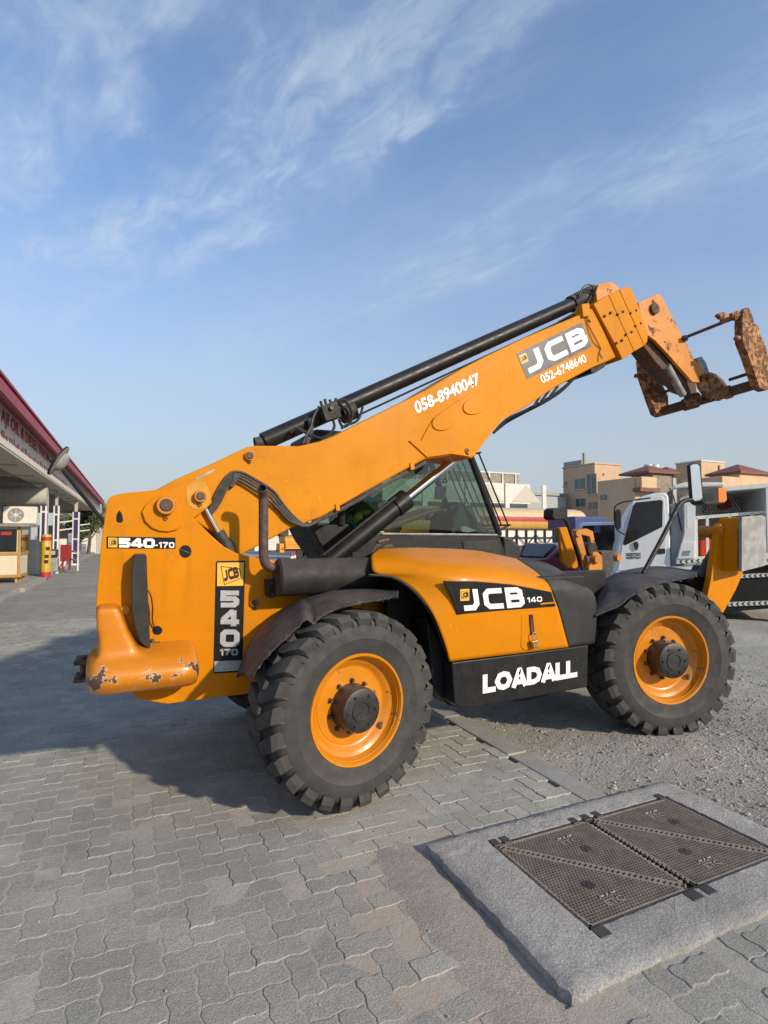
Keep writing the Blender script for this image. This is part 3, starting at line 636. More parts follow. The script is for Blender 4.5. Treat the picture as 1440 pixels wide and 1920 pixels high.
# holes, pins, small fittings on the plate
def disc(px, py, r, Y0, Y1, n=20): c = aY(px, py, Y0); return MB().lathe([(0, 0), (r, 0), (r, Y1 - Y0), (0, Y1 - Y0)], T(c), n)
def pin(px, py, R, r, Y, out=.05, par=None):
    c = aY(px, py, Y); b = MB().lathe([(R * 1.0, 0), (R, -out * .8), (R * .92, -out), (r * 1.05, -out)], T(c), 28).build('pin_collar', 'paint_pin', par or TEL)
    MB().lathe([(r, -out * .6), (r, -out - .004), (r * .9, -out - .008), (0, -out - .008)], T(c), 24).build('pin', 'pin_steel', b)
    MB().tube([c + V(-.01, -out * .5, -R * .9), c + V(0, -out * .5, -R * 1.35), c + V(.012, -out * .5, -R * 1.45)], .006, 6).build('retaining_bolt', 'pin_steel', b)
boss = [(266, 960), (272, 948), (286, 935), (300, 929), (315, 929), (328, 935), (336, 948), (340, 968), (341, 985), (333, 993), (316, 997), (300, 996), (285, 990), (272, 978)]
P_('pivot_boss', 'paint_yellow', MB().slab(boss, YP - .022, YP + .01), bevel=.006)
pin(311, 948, .062, .040, YP - .022, .045)
P_('paint_patch', 'paint_stain', MB().slab([(350, 912), (362, 903), (376, 901), (388, 910), (394, 926), (394, 943), (385, 952), (366, 956), (353, 948), (349, 930)], YP - .003, YP + .001))
pin(375, 931, .042, .027, YP - .003, .04)
pin(476, 1130, .030, .022, YP, .022)
for poly in ([(218, 976), (218, 969), (220, 962), (224, 957), (228, 962), (230, 969), (231, 976), (228, 980), (221, 980)], [(336 + 11.5 + 11.5 * cos(a), 1034 + 12 * sin(a)) for a in [2 * pi * i / 20 for i in range(20)]], [(295 + 9.5 * cos(a), 1182 + 8.5 * sin(a)) for a in [2 * pi * i / 18 for i in range(18)]]):
    P_('lightening_hole', 'decal_black', MB().slab(poly, YP - .002, YP + .002), smooth=0)
P_('hose_in_hole', 'hose', MB().tube([aY(338, 1030, YP - .004), aY(356, 1038, YP - .004)], .007, 6))
P_('reflector', 'paint_stain', disc(235, 1144, .030, YP - .012, YP + .0), bevel=.003)
P_('tail_lamp', 'black_plastic', MB().slab([(250, 1042), (253, 1039), (272, 1039), (275, 1042), (278, 1130), (282, 1216), (279, 1219), (262, 1203), (252, 1175), (247, 1145), (246, 1080)], YP - .125, YP + .002), bevel=.008)
P_('lamp_cable', 'hose_black', MB().tube(catmull(PY([(276, 1105, 3.93), (283, 1118, 3.93), (286, 1140, 3.94), (286, 1165, 3.95), (293, 1182, 3.97)], 3.95), 5), .005, 6))
P_('lamp_bracket', 'pin_steel', MB().slab([(284, 1199), (289, 1199), (291, 1205), (300, 1204), (300, 1208), (291, 1210), (290, 1218), (284, 1218)], YP - .03, YP))
# cast counterweight: overlapping blocks fused by a voxel remesh
pmat('counterweight', (.57, .187, .001), .36, var=.06, scale=3, coat=.25, dust=.06, bump=.06, bscale=18)
def cw_mat():
    m = MAT['counterweight']; N, L = m.node_tree.nodes, m.node_tree.links; b = N['Principled BSDF']; src = b.inputs['Base Color'].links[0].from_socket
    g = N.new('ShaderNodeNewGeometry'); sx = N.new('ShaderNodeSeparateXYZ'); L.new(g.outputs['Position'], sx.inputs[0])
    n = N.new('ShaderNodeTexNoise'); n.inputs['Scale'].default_value = 9; n.inputs['Detail'].default_value = 7; n.inputs['Roughness'].default_value = .7; L.new(g.outputs['Position'], n.inputs['Vector'])
    def rg(x, lo, hi, a=0, c=1):
        r = N.new('ShaderNodeMapRange'); r.interpolation_type = 'SMOOTHSTEP'
        for i, q in zip((1, 2, 3, 4), (lo, hi, a, c)): r.inputs[i].default_value = q
        L.new(x, r.inputs[0]); return r.outputs[0]
    def mt(op, a, c):
        x = N.new('ShaderNodeMath'); x.operation = op
        for i, q in enumerate((a, c)):
            if isinstance(q, (int, float)): x.inputs[i].default_value = q
            else: L.new(q, x.inputs[i])
        return x.outputs[0]
    zc = aY(280, 1278, 3.66).z + .03; band = mt('SUBTRACT', 1, mt('ABSOLUTE', mt('DIVIDE', mt('SUBTRACT', sx.outputs[2], zc), .075), 0))
    chip = rg(mt('ADD', n.outputs[0], mt('MULTIPLY', band, .16)), .60, .615)
    base = rg(mt('ADD', n.outputs[0], mt('MULTIPLY', band, .16)), .618, .628)
    def mx(f, a, c):
        x = N.new('ShaderNodeMix'); x.data_type = 'RGBA'; L.new(f, x.inputs[0])
        for i, q in ((6, a), (7, c)):
            if isinstance(q, tuple): x.inputs[i].default_value = (*q, 1)
            else: L.new(q, x.inputs[i])
        return x.outputs[2]
    L.new(mx(base, mx(chip, src, (.62, .50, .34)), (.10, .05, .03)), b.inputs['Base Color'])
cw_mat()
pl = aY(158, 1265, 3.72); prr = aY(378, 1275, 3.62); zb, zt_ = aY(260, 1311, 3.62).z, aY(260, 1240, 3.62).z
zm = (zb + zt_) / 2; sec = [(3.78, zb), (3.68, zb + .03), (3.625, zb + .09), (3.61, zm + .01), (3.63, zt_ - .05), (3.70, zt_ - .005), (3.84, zt_ + .025), (4.0, zt_ + .05), (4.0, zb)]
cw = MB(); rws = []
for f, sc_ in ((0, .55), (.03, .80), (.09, .95), (.2, 1.0), (.8, 1.0), (.92, .97), (.97, .88), (1, .70)):
    x = pl.x + (prr.x - pl.x) * f; rws.append([V(x, 4.0 + (y - 4.0) * sc_, zm + (z - zm) * (sc_ * .4 + .6)) for y, z in sec])
n_ = len(sec); cw.add([p for r in rws for p in r], [(i * n_ + j, i * n_ + (j + 1) % n_, (i + 1) * n_ + (j + 1) % n_, (i + 1) * n_ + j) for i in range(len(rws) - 1) for j in range(n_)] + [tuple(range(n_)), tuple(len(rws) * n_ - 1 - j for j in range(n_))])
cw.box((pl.x + .06, 3.9, zb + .02), (prr.x - .02, 5.24, zt_ + .02))
up = [aY(177, 1140, 3.74), aY(222, 1138, 3.74), aY(240, 1185, 3.74), aY(262, 1225, 3.74), aY(290, 1250, 3.74), aY(185, 1250, 3.74), aY(181, 1180, 3.74)]
cw.prism(up, (0, .30, 0)); cw.prism([p + V(0, 1.2, 0) for p in up], (0, .30, 0))
q = P_('counterweight', 'counterweight', cw, smooth=80)
md = q.modifiers.new('r', 'REMESH'); md.mode = 'VOXEL'; md.voxel_size = .022; md.use_smooth_shade = True
md = q.modifiers.new('s', 'SMOOTH'); md.factor = .6; md.iterations = 8
h = aY(140, 1240, 4.4); h2 = aY(140, 1272, 4.4)
P_('tow_hitch', 'hitch', MB().box((h.x, 4.30, h.z - .012), (h.x + .22, 4.55, h.z + .012)).box((h.x, 4.30, h2.z - .012), (h.x + .22, 4.55, h2.z + .012)).tube([h + V(.05, 0, .03), h2 + V(.05, 0, -.02)], .02, 10), bevel=.006)

# decals -----------------------------------------------------------
def logo_badge(par, A, B, C, light='decal_yellow', dark='decal_black'):
    """little square badge with a tilted plate and three letters"""
    n = (B - A).cross(C - A).normalized(); m = lambda x, y, k=.0: A + (B - A) * x + (C - A) * y + n * k
    b = MB().add([m(0, 0), m(1, 0), m(1, 1), m(0, 1)], [(0, 1, 2, 3)]).build('badge', light, par, smooth=0, recalc=False)
    fr = MB(); o = [(.16, .18), (.90, .30), (.84, .86), (.10, .78)]
    for i in range(4):
        p, q = Vector(o[i]), Vector(o[(i + 1) % 4]); d = (q - p).normalized() * .02; w = Vector((-d.y, d.x)); fr.add([m(*(p + w), .001), m(*(p - w), .001), m(*(q - w), .001), m(*(q + w), .001)], [(0, 1, 2, 3)])
    fr.build('badge_frame', dark, par, smooth=0, recalc=False)
    block_text('badge_lettering', 'JCB', dark, par, m(.22, .26, .0012), m(.86, .36, .0012), m(.16, .66, .0012), w=.30)
def dec(name, pxs, Y, mat, t=.003): return P_(name, mat, MB().slab(pxs, Y - t, Y), smooth=0)
Yd = YP - .004
d1 = dec('model_decal', [(200, 1006), (329, 1008), (329, 1029), (200, 1028)], YP, 'decal_black')
logo_badge(d1, aY(203, 1026, Yd), aY(220, 1026.5, Yd), aY(203, 1008, Yd))
block_text('lettering', '540', 'decal_white', d1, aY(223, 1026, Yd), aY(290, 1027, Yd), aY(223, 1009, Yd), w=.30, gap=.08)
block_text('lettering', '-170', 'decal_white', d1, aY(291, 1027, Yd), aY(327, 1027.5, Yd), aY(291, 1016, Yd), w=.24, gap=.14)
d2 = dec('tall_model_decal', [(405, 1054), (407, 1052), (458, 1051), (460, 1054), (454, 1257), (451, 1260), (402, 1263), (400, 1261)], YP, 'decal_black')
MB().slab([(407.5, 1055), (457.5, 1054.5), (456, 1098), (407, 1099)], YP - .0045, YP - .003).build('yellow_panel', 'decal_yellow', d2, smooth=0)
MB().slab([(402, 1240), (452, 1238), (451.5, 1257), (402, 1260)], YP - .0045, YP - .003).build('silver_panel', 'decal_silver', d2, smooth=0)
Ye = YP - .006
mbf = MB()
for a, b in (((414, 1062), (449, 1066)), ((449, 1066), (452, 1084)), ((452, 1084), (421, 1096)), ((421, 1096), (414, 1062))):
    p, q = aY(*a, Ye), aY(*b, Ye); mbf.tube([p, q], .0022, 6)
mbf.build('badge_frame', 'decal_black', d2, smooth=0)
block_text('badge_lettering', 'JCB', 'decal_maroon', d2, aY(420, 1090, Ye), aY(449, 1082, Ye), aY(416.5, 1070, Ye), w=.30, gap=.06)
for ch, y0, y1 in (('5', 1138, 1108), ('4', 1174, 1144), ('0', 1212, 1181)): block_text('lettering', ch, 'decal_silver', d2, aY(413, y0, Ye), aY(448, y0, Ye), aY(414, y1, Ye), w=.30)
block_text('lettering', '170', 'decal_silver', d2, aY(412, 1229, Ye), aY(446, 1228.5, Ye), aY(412, 1217, Ye), w=.26)

# boom -------------------------------------------------------------
bp = [(285, 922), (330, 898), (400, 868), (463, 838), (480, 835), (560, 836), (600, 827), (626, 817), (717, 771), (798, 731), (835, 709), (867, 690), (910, 668), (985, 632), (1086, 590), (1112, 576), (1156, 670), (1108, 691), (1038, 728), (990, 761), (942, 787), (920, 814), (899, 843), (891, 855), (883, 860), (867, 857), (846, 854), (819, 858), (798, 861), (743, 890), (682, 924), (606, 968), (566, 984), (547, 990), (503, 1013), (453, 1041), (430, 1035), (400, 1000), (360, 975), (300, 960)]
boom = P_('boom', 'paint_boom', MB().slab(bp, YBM, YBM + .50), bevel=.016, seg=3)
em = [(767, 826), (790, 826), (802, 803), (814, 783), (850, 757), (886, 735), (912, 740), (934, 735), (940, 742), (978, 766), (942, 787), (920, 814), (899, 842), (890, 853), (883, 857), (868, 854), (846, 851), (820, 855), (801, 857)]
MB().slab(em, YBM - .014, YBM + .002).build('stiffener_plate', 'paint_boom', boom, bevel=.003)
for cx, cy in ((833, 790), (891, 760)):
    pts = [(cx + 23 * cos(a) * .93 + 16 * sin(a) * .36, cy - 23 * cos(a) * .36 + 16 * sin(a) * .93) for a in [2 * pi * i / 26 for i in range(26)]]
    MB().slab(pts, YBM - .026, YBM - .012).build('stiffener_plate', 'paint_boom', boom, bevel=.003)
pin(467, 855, .034, .026, YBM, .03); pin(875, 845, .022, .012, YBM - .008, .02)
# underside service tray and hoses
MB().grid(patch_rows([PY([(566, 985), (640, 950), (700, 917), (760, 883), (800, 862)], Y) for Y in (YBM + .02, YBM + .12)], 3, 1)).build('service_tray', 'hose', boom, solid=.03, loc=(0, 0, -.02))
for px, py in ((632, 953), (772, 876)): MB().slab([(px - 3, py - 8), (px + 4, py - 10), (px + 6, py + 3), (px - 1, py + 5)], YBM - .012, YBM + .05).build('tray_clip', 'paint_boom', boom)
for k in range(3): MB().tube(catmull(PY([(925, 812), (950, 786 + 3 * k), (985, 769 + 2 * k), (1020, 751 + k * 2), (1052, 730 + 2 * k), (1080, 706)], YBM + .1 + .1 * k), 5), .012, 6).build('boom_hose', 'hose_black', boom)
bl = [PY([(1001, 762), (1014, 740)], YBM + .05), PY([(1015, 752), (1030, 732)], YBM + .05), PY([(1032, 742), (1046, 724)], YBM + .05)]
mb = MB()
for l in bl: mb.tube(l, .012, 6)
mb.build('hose_guard', 'hose_black', boom)
MB().slab([(1108, 692), (1135, 680), (1134, 688), (1116, 699), (1109, 698)], YBM + .03, YBM + .4).build('wear_pad', 'black_frame', boom)
# collar plates at the boom end
cols = [[(1113, 570), (1122, 564), (1141, 553), (1189, 659), (1167, 674), (1157, 652)], [(1141.5, 553), (1161, 543), (1208, 648), (1189.5, 659)], [(1161.5, 543), (1176, 537), (1183, 540), (1188, 550), (1202, 585), (1215, 625), (1214, 640), (1208.5, 648)]]
for k, c in enumerate(cols): MB().slab(c, YBM - .03 - .006 * k, YBM + .53 + .006 * k).build('collar_plate', 'paint_boom', boom, bevel=.006)
for x, y in ((1135, 592), (1146, 586), (1159, 589), (1169, 584), (1183, 587), (1193, 582), (1157, 643), (1167, 638), (1175, 627), (1185, 622), (1192, 611), (1202, 606)):
    c = aY(x, y, YBM - .044); MB().lathe([(0, -.008), (.008, -.008), (.008, -.002), (.0135, -.002), (.0135, .014)], T(c), 12).build('bolt', 'pin_steel', boom)
MB().slab([(1118, 548), (1122, 533), (1140, 527), (1150, 530), (1160, 538), (1162, 546), (1140, 556), (1120, 566)], YBM + .10, YBM + .40).build('top_bracket', 'paint_worn', boom, bevel=.008)
MB().slab([(1091, 570), (1105, 568), (1108, 592), (1094, 594)], YBM - .03, YBM + .06).build('cable_box', 'paint_boom', boom, bevel=.004)
for pts in ([(1098, 593), (1108, 604), (1100, 600), (1112, 625), (1126, 652), (1124, 660), (1130, 672)], [(1126, 655), (1122, 668), (1122, 678)], [(1097, 595), (1102, 615), (1112, 640), (1126, 654)]):
    MB().tube(catmull(PY(pts, YBM - .008), 4), .0035, 5).build('cable', 'rust_dark', boom)
Yj = YBM - .004
d3 = MB().slab([(968, 663), (1091, 604), (1110, 649), (989, 711)], YBM - .003, YBM).build('maker_decal', 'decal_grey', boom, smooth=0)
logo_badge(d3, aY(978, 683, Yj), aY(991, 677, Yj), aY(973, 667, Yj))
block_text('lettering', 'JCB', 'decal_white', d3, aY(988, 703, Yj), aY(1106, 644, Yj), aY(974, 667, Yj), w=.26, gap=.12)
text_mesh('phone_number', '058-8940047', 'decal_white', boom, aY(781, 777, Yj), aY(901, 720, Yj), aY(775, 754, Yj), bold=.03)
text_mesh('phone_number', '052-6748640', 'decal_white', boom, aY(1017, 720, Yj), aY(1101, 678, Yj), aY(1011, 704, Yj), bold=.03)
MB().slab([(365, 897), (402, 879), (404, 882), (368, 901)], YBM - .003, YBM).build('worn_strip', 'grey_pad', boom, smooth=0)
# extension ram on top of the boom
Yr = YBM + .25
ram = P_('extension_ram', 'black_paint', MB().tube([aY(494, 828, Yr), aY(1096, 560, Yr)], .070, 24))
MB().tube([aY(1070, 571, Yr), aY(1112, 549, Yr)], .085, 20).build('ram_head', 'black_dirty', ram)
MB().tube([aY(478, 832, Yr), aY(496, 829, Yr)], .05, 12).build('ram_eye', 'black_dirty', ram)
MB().tube([aY(640, 777, Yr), aY(662, 767, Yr)], .085, 20).build('ram_collar', 'black_dirty', ram)
MB().tube([aY(664, 782, Yr - .07), aY(1070, 594, Yr - .07)], .010, 6).build('ram_pipe', 'hose_black', ram)
MB().slab([(602, 762), (632, 751), (641, 781), (612, 790)], Yr - .16, Yr - .02).build('valve_block', 'black_dirty', ram, bevel=.006)
c = aY(621, 765, Yr - .165); MB().lathe([(0, -.02), (.018, -.02), (.018, .01)], T(c), 8).build('valve_cap', 'pin_steel', ram)
for a, b in (((604, 762), (601, 752)), ((611, 758), (609, 748)), ((620, 754), (618, 749)), ((629, 752), (630, 747)), ((603, 766), (596, 763))): MB().tube([aY(*a, Yr - .09), aY(*b, Yr - .09)], .012, 6).build('valve_fitting', 'black_dirty', ram)
for pts in ([(633, 753), (645, 750), (656, 764), (661, 780), (655, 794), (646, 800), (640, 797), (635, 785)], [(624, 786), (627, 800), (618, 813), (600, 821), (584, 815)], [(680, 763), (676, 778), (668, 790), (650, 797), (640, 803)], [(596, 766), (587, 783), (583, 800), (575, 815), (568, 832)], [(560, 806), (575, 812), (584, 818)], [(545, 812), (553, 803), (566, 806), (580, 815)]):
    MB().tube(catmull(PY(pts, Yr - .12), 5), .0115, 7).build('ram_hose', 'hose_black', ram)
MB().tube(catmull(PY([(580, 785), (583, 805), (574, 832)], Yr - .10), 5), .022, 8).build('ram_hose', 'hose', ram)
for pts in ([(1086, 556), (1092, 540), (1104, 533), (1112, 540), (1108, 556), (1098, 572), (1086, 582), (1078, 590)], [(1084, 560), (1094, 545), (1108, 548), (1114, 560)]): MB().tube(catmull(PY(pts, Yr - .1), 5), .007, 6).build('ram_hose', 'hose_black', ram)
# gooseneck
gn = [(1197, 567), (1232, 551), (1237, 551), (1242, 558), (1270, 615), (1297, 665), (1322, 700), (1318, 718), (1298, 716), (1288, 704), (1255, 667), (1228, 638), (1214, 628), (1204, 600)]
nose = P_('boom_nose', 'paint_worn', MB().slab(gn, YBM + .06, YBM + .10), bevel=.006)
MB().slab(gn, YBM + .40, YBM + .44).build('nose_plate', 'paint_worn', nose, bevel=.006)
MB().slab([(1197, 567), (1234, 551), (1242, 558), (1297, 665), (1292, 670), (1236, 562), (1200, 575)], YBM + .10, YBM + .40).build('nose_top', 'paint_worn', nose)
MB().slab([(1196, 590), (1240, 590), (1275, 655), (1303, 705), (1306, 735), (1290, 745), (1262, 735), (1236, 705), (1208, 672), (1192, 655)], YBM + .34, YBM + .37).build('nose_web', 'rust_dark', nose)
MB().slab([(1200, 640), (1214, 630), (1256, 672), (1292, 712), (1286, 722), (1262, 712), (1230, 680)], YBM + .13, YBM + .33).build('nose_web', 'rust_dark', nose, bevel=.02)
for x, y, R in ((1225, 580, .06), (1282, 635, .035)):
    c = aY(x, y, YBM + .06); MB().lathe([(R, .02), (R, -.03), (R * .6, -.035), (0, -.035)], T(c), 20).build('nose_pin', 'rust_dark', nose)
MB().tube([aY(1250, 686, YBM + .12), aY(1280, 740, YBM + .2)], .040, 14).build('tilt_ram_rod', 'grey_pad', nose)
MB().tube([aY(1215, 615, YBM + .25), aY(1253, 692, YBM + .25)], .065, 14).build('tilt_ram_barrel', 'rust_dark', nose)
# tool carriage
car = P_('tool_carriage', 'rust_dark', MB().tube([aY(1432, 716, 3.76), aY(1236, 773, 4.92)], .058, 16))
def cplate(name, pxs, Y0, Y1, mat='paint_rusty'): return MB().slab(pxs, Y0, Y1).build(name, mat, car, bevel=.006)
cplate('side_plate', [(1394, 583), (1398, 577), (1404, 576), (1413, 596), (1414, 606), (1423, 611), (1425, 626), (1433, 640), (1452, 700), (1446, 728), (1437, 732), (1424, 726), (1404, 668), (1393, 640), (1392, 606)], 3.72, 3.81)
cplate('side_plate', [(1203, 674), (1210, 673), (1222, 695), (1243, 722), (1253, 742), (1254, 766), (1248, 777), (1240, 781), (1231, 776), (1222, 752), (1206, 706)], 4.86, 4.95)
MB().tube([aY(1392, 590, 3.78), aY(1284, 633, 4.62)], .019, 10).build('locking_bar', 'rust_dark', car)
for Y, x, y in ((3.77, 1380, 593), (3.80, 1353, 594), (3.76, 1385, 634), (4.9, 1197, 704)):
    c = aY(x, y, Y); MB().tube([c + V(-.05, .0, -.012), c + V(.06, 0, .015)], .026, 10).build('locking_pin', 'paint_rusty', car)
cplate('bar_bracket', [(1345, 592), (1348, 587), (1356, 584), (1366, 590), (1371, 598), (1364, 604), (1354, 604), (1356, 596)], 3.90, 3.94)
cplate('bar_bracket', [(1373, 586), (1381, 583), (1396, 579), (1396, 592), (1381, 600), (1374, 594)], 3.76, 3.80)
cplate('pivot_lug', [(1310, 705), (1322, 698), (1336, 700), (1350, 712), (1362, 728), (1362, 742), (1346, 751), (1325, 742), (1314, 725)], 4.14, 4.19, 'paint_rusty')
cplate('pivot_lug', [(1316, 705), (1328, 698), (1342, 700), (1356, 712), (1368, 728), (1368, 742), (1352, 751), (1331, 742), (1320, 725)], 4.48, 4.53, 'rust_dark')
cplate('pivot_lug', [(1305, 672), (1316, 668), (1324, 680), (1331, 700), (1322, 706), (1312, 690)], 4.20, 4.26, 'grey_pad')
for x, y, Y, R in ((1329, 708, 4.13, .055), (1304, 748, 4.40, .075)):
    c = aY(x, y, Y); MB().lathe([(R, .10), (R, -.03), (R * .75, -.04), (R * .5, -.04), (R * .45, -.02), (0, -.02)], T(c), 22).build('pivot_pin', 'paint_rusty', car)
for a, b in ((.28, .34), (.60, .74)):
    p, q = aY(1432, 716, 3.76), aY(1236, 773, 4.92); MB().tube([p + (q - p) * a, p + (q - p) * b], .075, 14).build('tube_collar', 'paint_rusty' if a < .3 else 'rust_dark', car)
MB().tube([aY(1405, 700, 3.95), aY(1368, 712, 4.2)], .02, 8).build('hose_stub', 'rust_dark', car)
MB().slab([(1225, 722), (1245, 733), (1258, 728), (1258, 734), (1245, 738), (1224, 728)], 4.80, 4.84).build('hook', 'rust_dark', car)

# hoses and compensating ram at the boom foot
for k in range(4):
    dx, dy = 3.6 * k - 5, 2.2 * k
    MB().tube(catmull(PY([(392 + dx * .4, 966), (405 + dx, 938 + dy), (420 + dx, 908 + dy), (434 + dx * .3, 887 + dy * 1.6), (452 - dx * .3, 886 + dy * 2.4), (480 - dx * .5, 901 + dy * 2.6), (508 - dx, 921 + dy * 2.4), (528 - dx, 948 + dy), (550 - dx, 972 + dy * .8), (575, 984 + dy * .4), (600, 972 + dy * .5)], YBM - .022 - .004 * k), 6), .0095, 7).build('boom_hose', 'hose', TEL, loc=-Vector(TEL['baked']))
P_('hose_clamp', 'hose', MB().slab([(438, 886), (452, 890), (446, 900), (438, 914), (430, 912), (436, 900)], YBM - .045, YBM), bevel=.003)
P_('compensating_ram_rod', 'chrome', MB().tube([aY(386, 955, 4.05), aY(412, 1003, 4.05)], .017, 12))
P_('compensating_ram', 'black_dirty', MB().tube([aY(409, 998, 4.05), aY(440, 1052, 4.05)], .045, 14))
P_('ram_cable', 'hose_black', MB().tube(catmull(PY([(426, 1008), (437, 1014), (440, 1030), (440, 1040)], 4.03), 4), .007, 6))
# lift ram
lr0, lr1, lr2 = aY(612, 1056, 4.42), aY(762, 935, 4.42), aY(858, 858, 4.42)
lift = P_('lift_ram', 'black_paint', MB().tube([lr0, lr1 - (lr1 - lr0) * .16, lr1 - (lr1 - lr0) * .15, lr1], [.082, .082, .094, .094], 24))
MB().tube([lr1 - (lr1 - lr0) * .02, lr2], .044, 20).build('lift_ram_rod', 'chrome', lift)
MB().tube([p + V(-.05, -.07, .07) for p in (lr0, lr0 + (lr1 - lr0) * .25, lr0 + (lr1 - lr0) * .5, lr1 - (lr1 - lr0) * .12)], .014, 8).build('lift_ram_pipe', 'hose_black', lift)
# exhaust
Ym = 3.79
muf = P_('muffler', 'muffler', MB().lathe([(.0, -.36), (.118, -.36), (.132, -.345), (.132, -.34), (.128, -.33), (.128, .33), (.12, .345), (0, .345)], T(aY(612, 1080, Ym)) @ Matrix.Rotation(pi / 2, 4, 'Z') @ Matrix.Rotation(pi, 4, 'X'), 40), smooth=40)
st = catmull(PY([(545, 1068, Ym), (520, 1066, Ym), (503, 1062, Ym), (495, 1048, Ym), (494, 1020, Ym), (494, 985, Ym), (494, 945, Ym), (493, 928, Ym - .015), (490.5, 915, Ym - .075)], Ym), 5)
P_('exhaust_stack', 'exhaust_rust', MB().tube(st, .031, 16, cap=False), solid=.004)
e_ = st[-1] + (st[-1] - st[-2]).normalized() * -.03; P_('exhaust_bore', 'decal_black', MB().lathe([(0, 0), (.028, 0)], T(e_) @ (st[-1] - st[-2]).to_track_quat('Y', 'Z').to_matrix().to_4x4(), 16), smooth=0)
P_('muffler_bracket', 'black_paint', MB().slab([(502, 1088), (519, 1086), (519, 1118), (506, 1122), (503, 1116)], 3.86, YP), bevel=.004)
for x, y in ((509, 1094), (511, 1114)): c = aY(x, y, 3.86); P_('bolt', 'pin_steel', MB().lathe([(0, -.012), (.012, -.012), (.012, 0)], T(c), 6))
# fenders
def fender(name, near, top, Yn, Yt, Yb):
    rows = [PY([(p[0], p[1] + 1.5) for p in near], Yn), PY(near, Yn + .01), [a.lerp(b, .5) + V(0, -.02, .03) for a, b in zip(PY(near, Yn), PY(top, Yb))], PY(top, Yb), [p + V(0, .04, -.02) for p in PY(top, Yb)]]
    rr = patch_rows(rows, 6, 3)
    for i, r in enumerate(rr[:2]):
        for p in r: p.z += random.gauss(0, .004)
    o = P_(name, 'rubber_fender', MB().grid(rr), smooth=60, solid=.014)
    MB().tube([p + V(0, -.004, -.001) for p in rr[0]], .0045, 6).build('torn_edge', 'fender_edge', o)
fender('rear_fender', [(468, 1276), (490, 1240), (520, 1208), (552, 1180), (572, 1160), (586, 1166), (600, 1156), (640, 1137), (690, 1127), (722, 1122), (746, 1116)], [(447, 1268), (463, 1220), (490, 1180), (522, 1150), (555, 1129), (570, 1122), (590, 1115), (625, 1106), (670, 1104), (715, 1108), (746, 1114)], 3.30, 3.44, 3.86)
fender('front_fender', [(1116, 1154), (1140, 1142), (1160, 1133), (1180, 1118), (1200, 1106), (1225, 1096), (1255, 1089), (1285, 1084), (1306, 1079)], [(1117, 1118), (1127, 1097), (1142, 1084), (1162, 1074), (1190, 1067), (1222, 1063), (1255, 1064), (1284, 1069), (1306, 1076)], 3.34, 3.50, 3.92)

# engine pod -------------------------------------------------------
R0 = [(843, 1240, 3.35), (900, 1233, 3.34), (985, 1223, 3.34), (1065, 1213, 3.34)]
R1 = [(833, 1205, 3.35), (890, 1195, 3.335), (975, 1185, 3.335), (1056, 1180, 3.335)]
R2 = [(813, 1155, 3.37), (875, 1150, 3.335), (962, 1143, 3.335), (1046, 1143, 3.335)]
R3 = [(783, 1112, 3.44), (860, 1112, 3.345), (950, 1110, 3.335), (1036, 1117, 3.335)]
R4 = [(742, 1083, 3.54), (838, 1084, 3.37), (940, 1086, 3.345), (1031, 1102, 3.345)]
R5 = [(702, 1074, 3.60), (810, 1066, 3.44), (925, 1070, 3.40), (1020, 1088, 3.40)]
R6 = [(697, 1056, 3.64), (785, 1050, 3.58), (905, 1053, 3.55), (1003, 1072, 3.55)]
R7 = [(697, 1041, 3.78), (760, 1036, 3.80), (890, 1040, 3.80), (985, 1060, 3.80)]
R8 = [(712, 1029, 4.02), (790, 1028, 4.02), (890, 1033, 4.02), (967, 1048, 4.02)]
pod = P_('engine_cover', 'paint_yellow', MB().grid(patch_rows([PY(r, 0) for r in (R0, R1, R2, R3, R4, R5, R6, R7, R8)], 8, 4)), smooth=70, solid=.012)
C0 = [(1066, 1213, 3.34), (1085, 1210, 3.34), (1108, 1207, 3.36), (1114, 1204, 3.45), (1108, 1200, 3.9)]
C1 = [(1057, 1180, 3.335), (1080, 1176, 3.335), (1110, 1171, 3.35), (1117, 1166, 3.46), (1112, 1164, 3.9)]
C2 = [(1047, 1143, 3.335), (1072, 1138, 3.335), (1108, 1135, 3.35), (1117, 1133, 3.48), (1112, 1132, 3.9)]
C3 = [(1037, 1117, 3.335), (1065, 1114, 3.335), (1102, 1113, 3.36), (1113, 1116, 3.50), (1110, 1118, 3.9)]
C4 = [(1032, 1102, 3.345), (1062, 1100, 3.35), (1092, 1101, 3.40), (1105, 1107, 3.56), (1105, 1110, 3.9)]
C5 = [(1021, 1088, 3.40), (1054, 1088, 3.41), (1083, 1094, 3.46), (1096, 1102, 3.62), (1098, 1106, 3.9)]
C6 = [(1004, 1072, 3.55), (1036, 1073, 3.56), (1067, 1082, 3.60), (1084, 1092, 3.70), (1090, 1098, 3.9)]
C7 = [(986, 1060, 3.80), (1018, 1062, 3.80), (1046, 1069, 3.80), (1068, 1081, 3.84), (1078, 1090, 3.95)]
C8 = [(968, 1048, 4.02), (1000, 1051, 4.02), (1027, 1058, 4.02), (1050, 1070, 4.02), (1064, 1082, 4.05)]
P_('engine_cover_nose', 'black_plastic', MB().grid(patch_rows([PY(r, 0) for r in (C0, C1, C2, C3, C4, C5, C6, C7, C8)], 5, 4)), smooth=70, solid=.012)
P_('pod_inner', 'black_frame', MB().box((aY(860, 1200, 3.4).x, 3.40, .75), (aY(1100, 1200, 3.4).x, 4.0, 1.42)), bevel=.02)
sk = P_('side_skirt', 'black_paint', MB().slab([(847, 1242), (1000, 1223), (1104, 1209), (1102, 1289), (1090, 1291), (880, 1329), (862, 1328), (852, 1320)], 3.35, 3.98), bevel=.012)
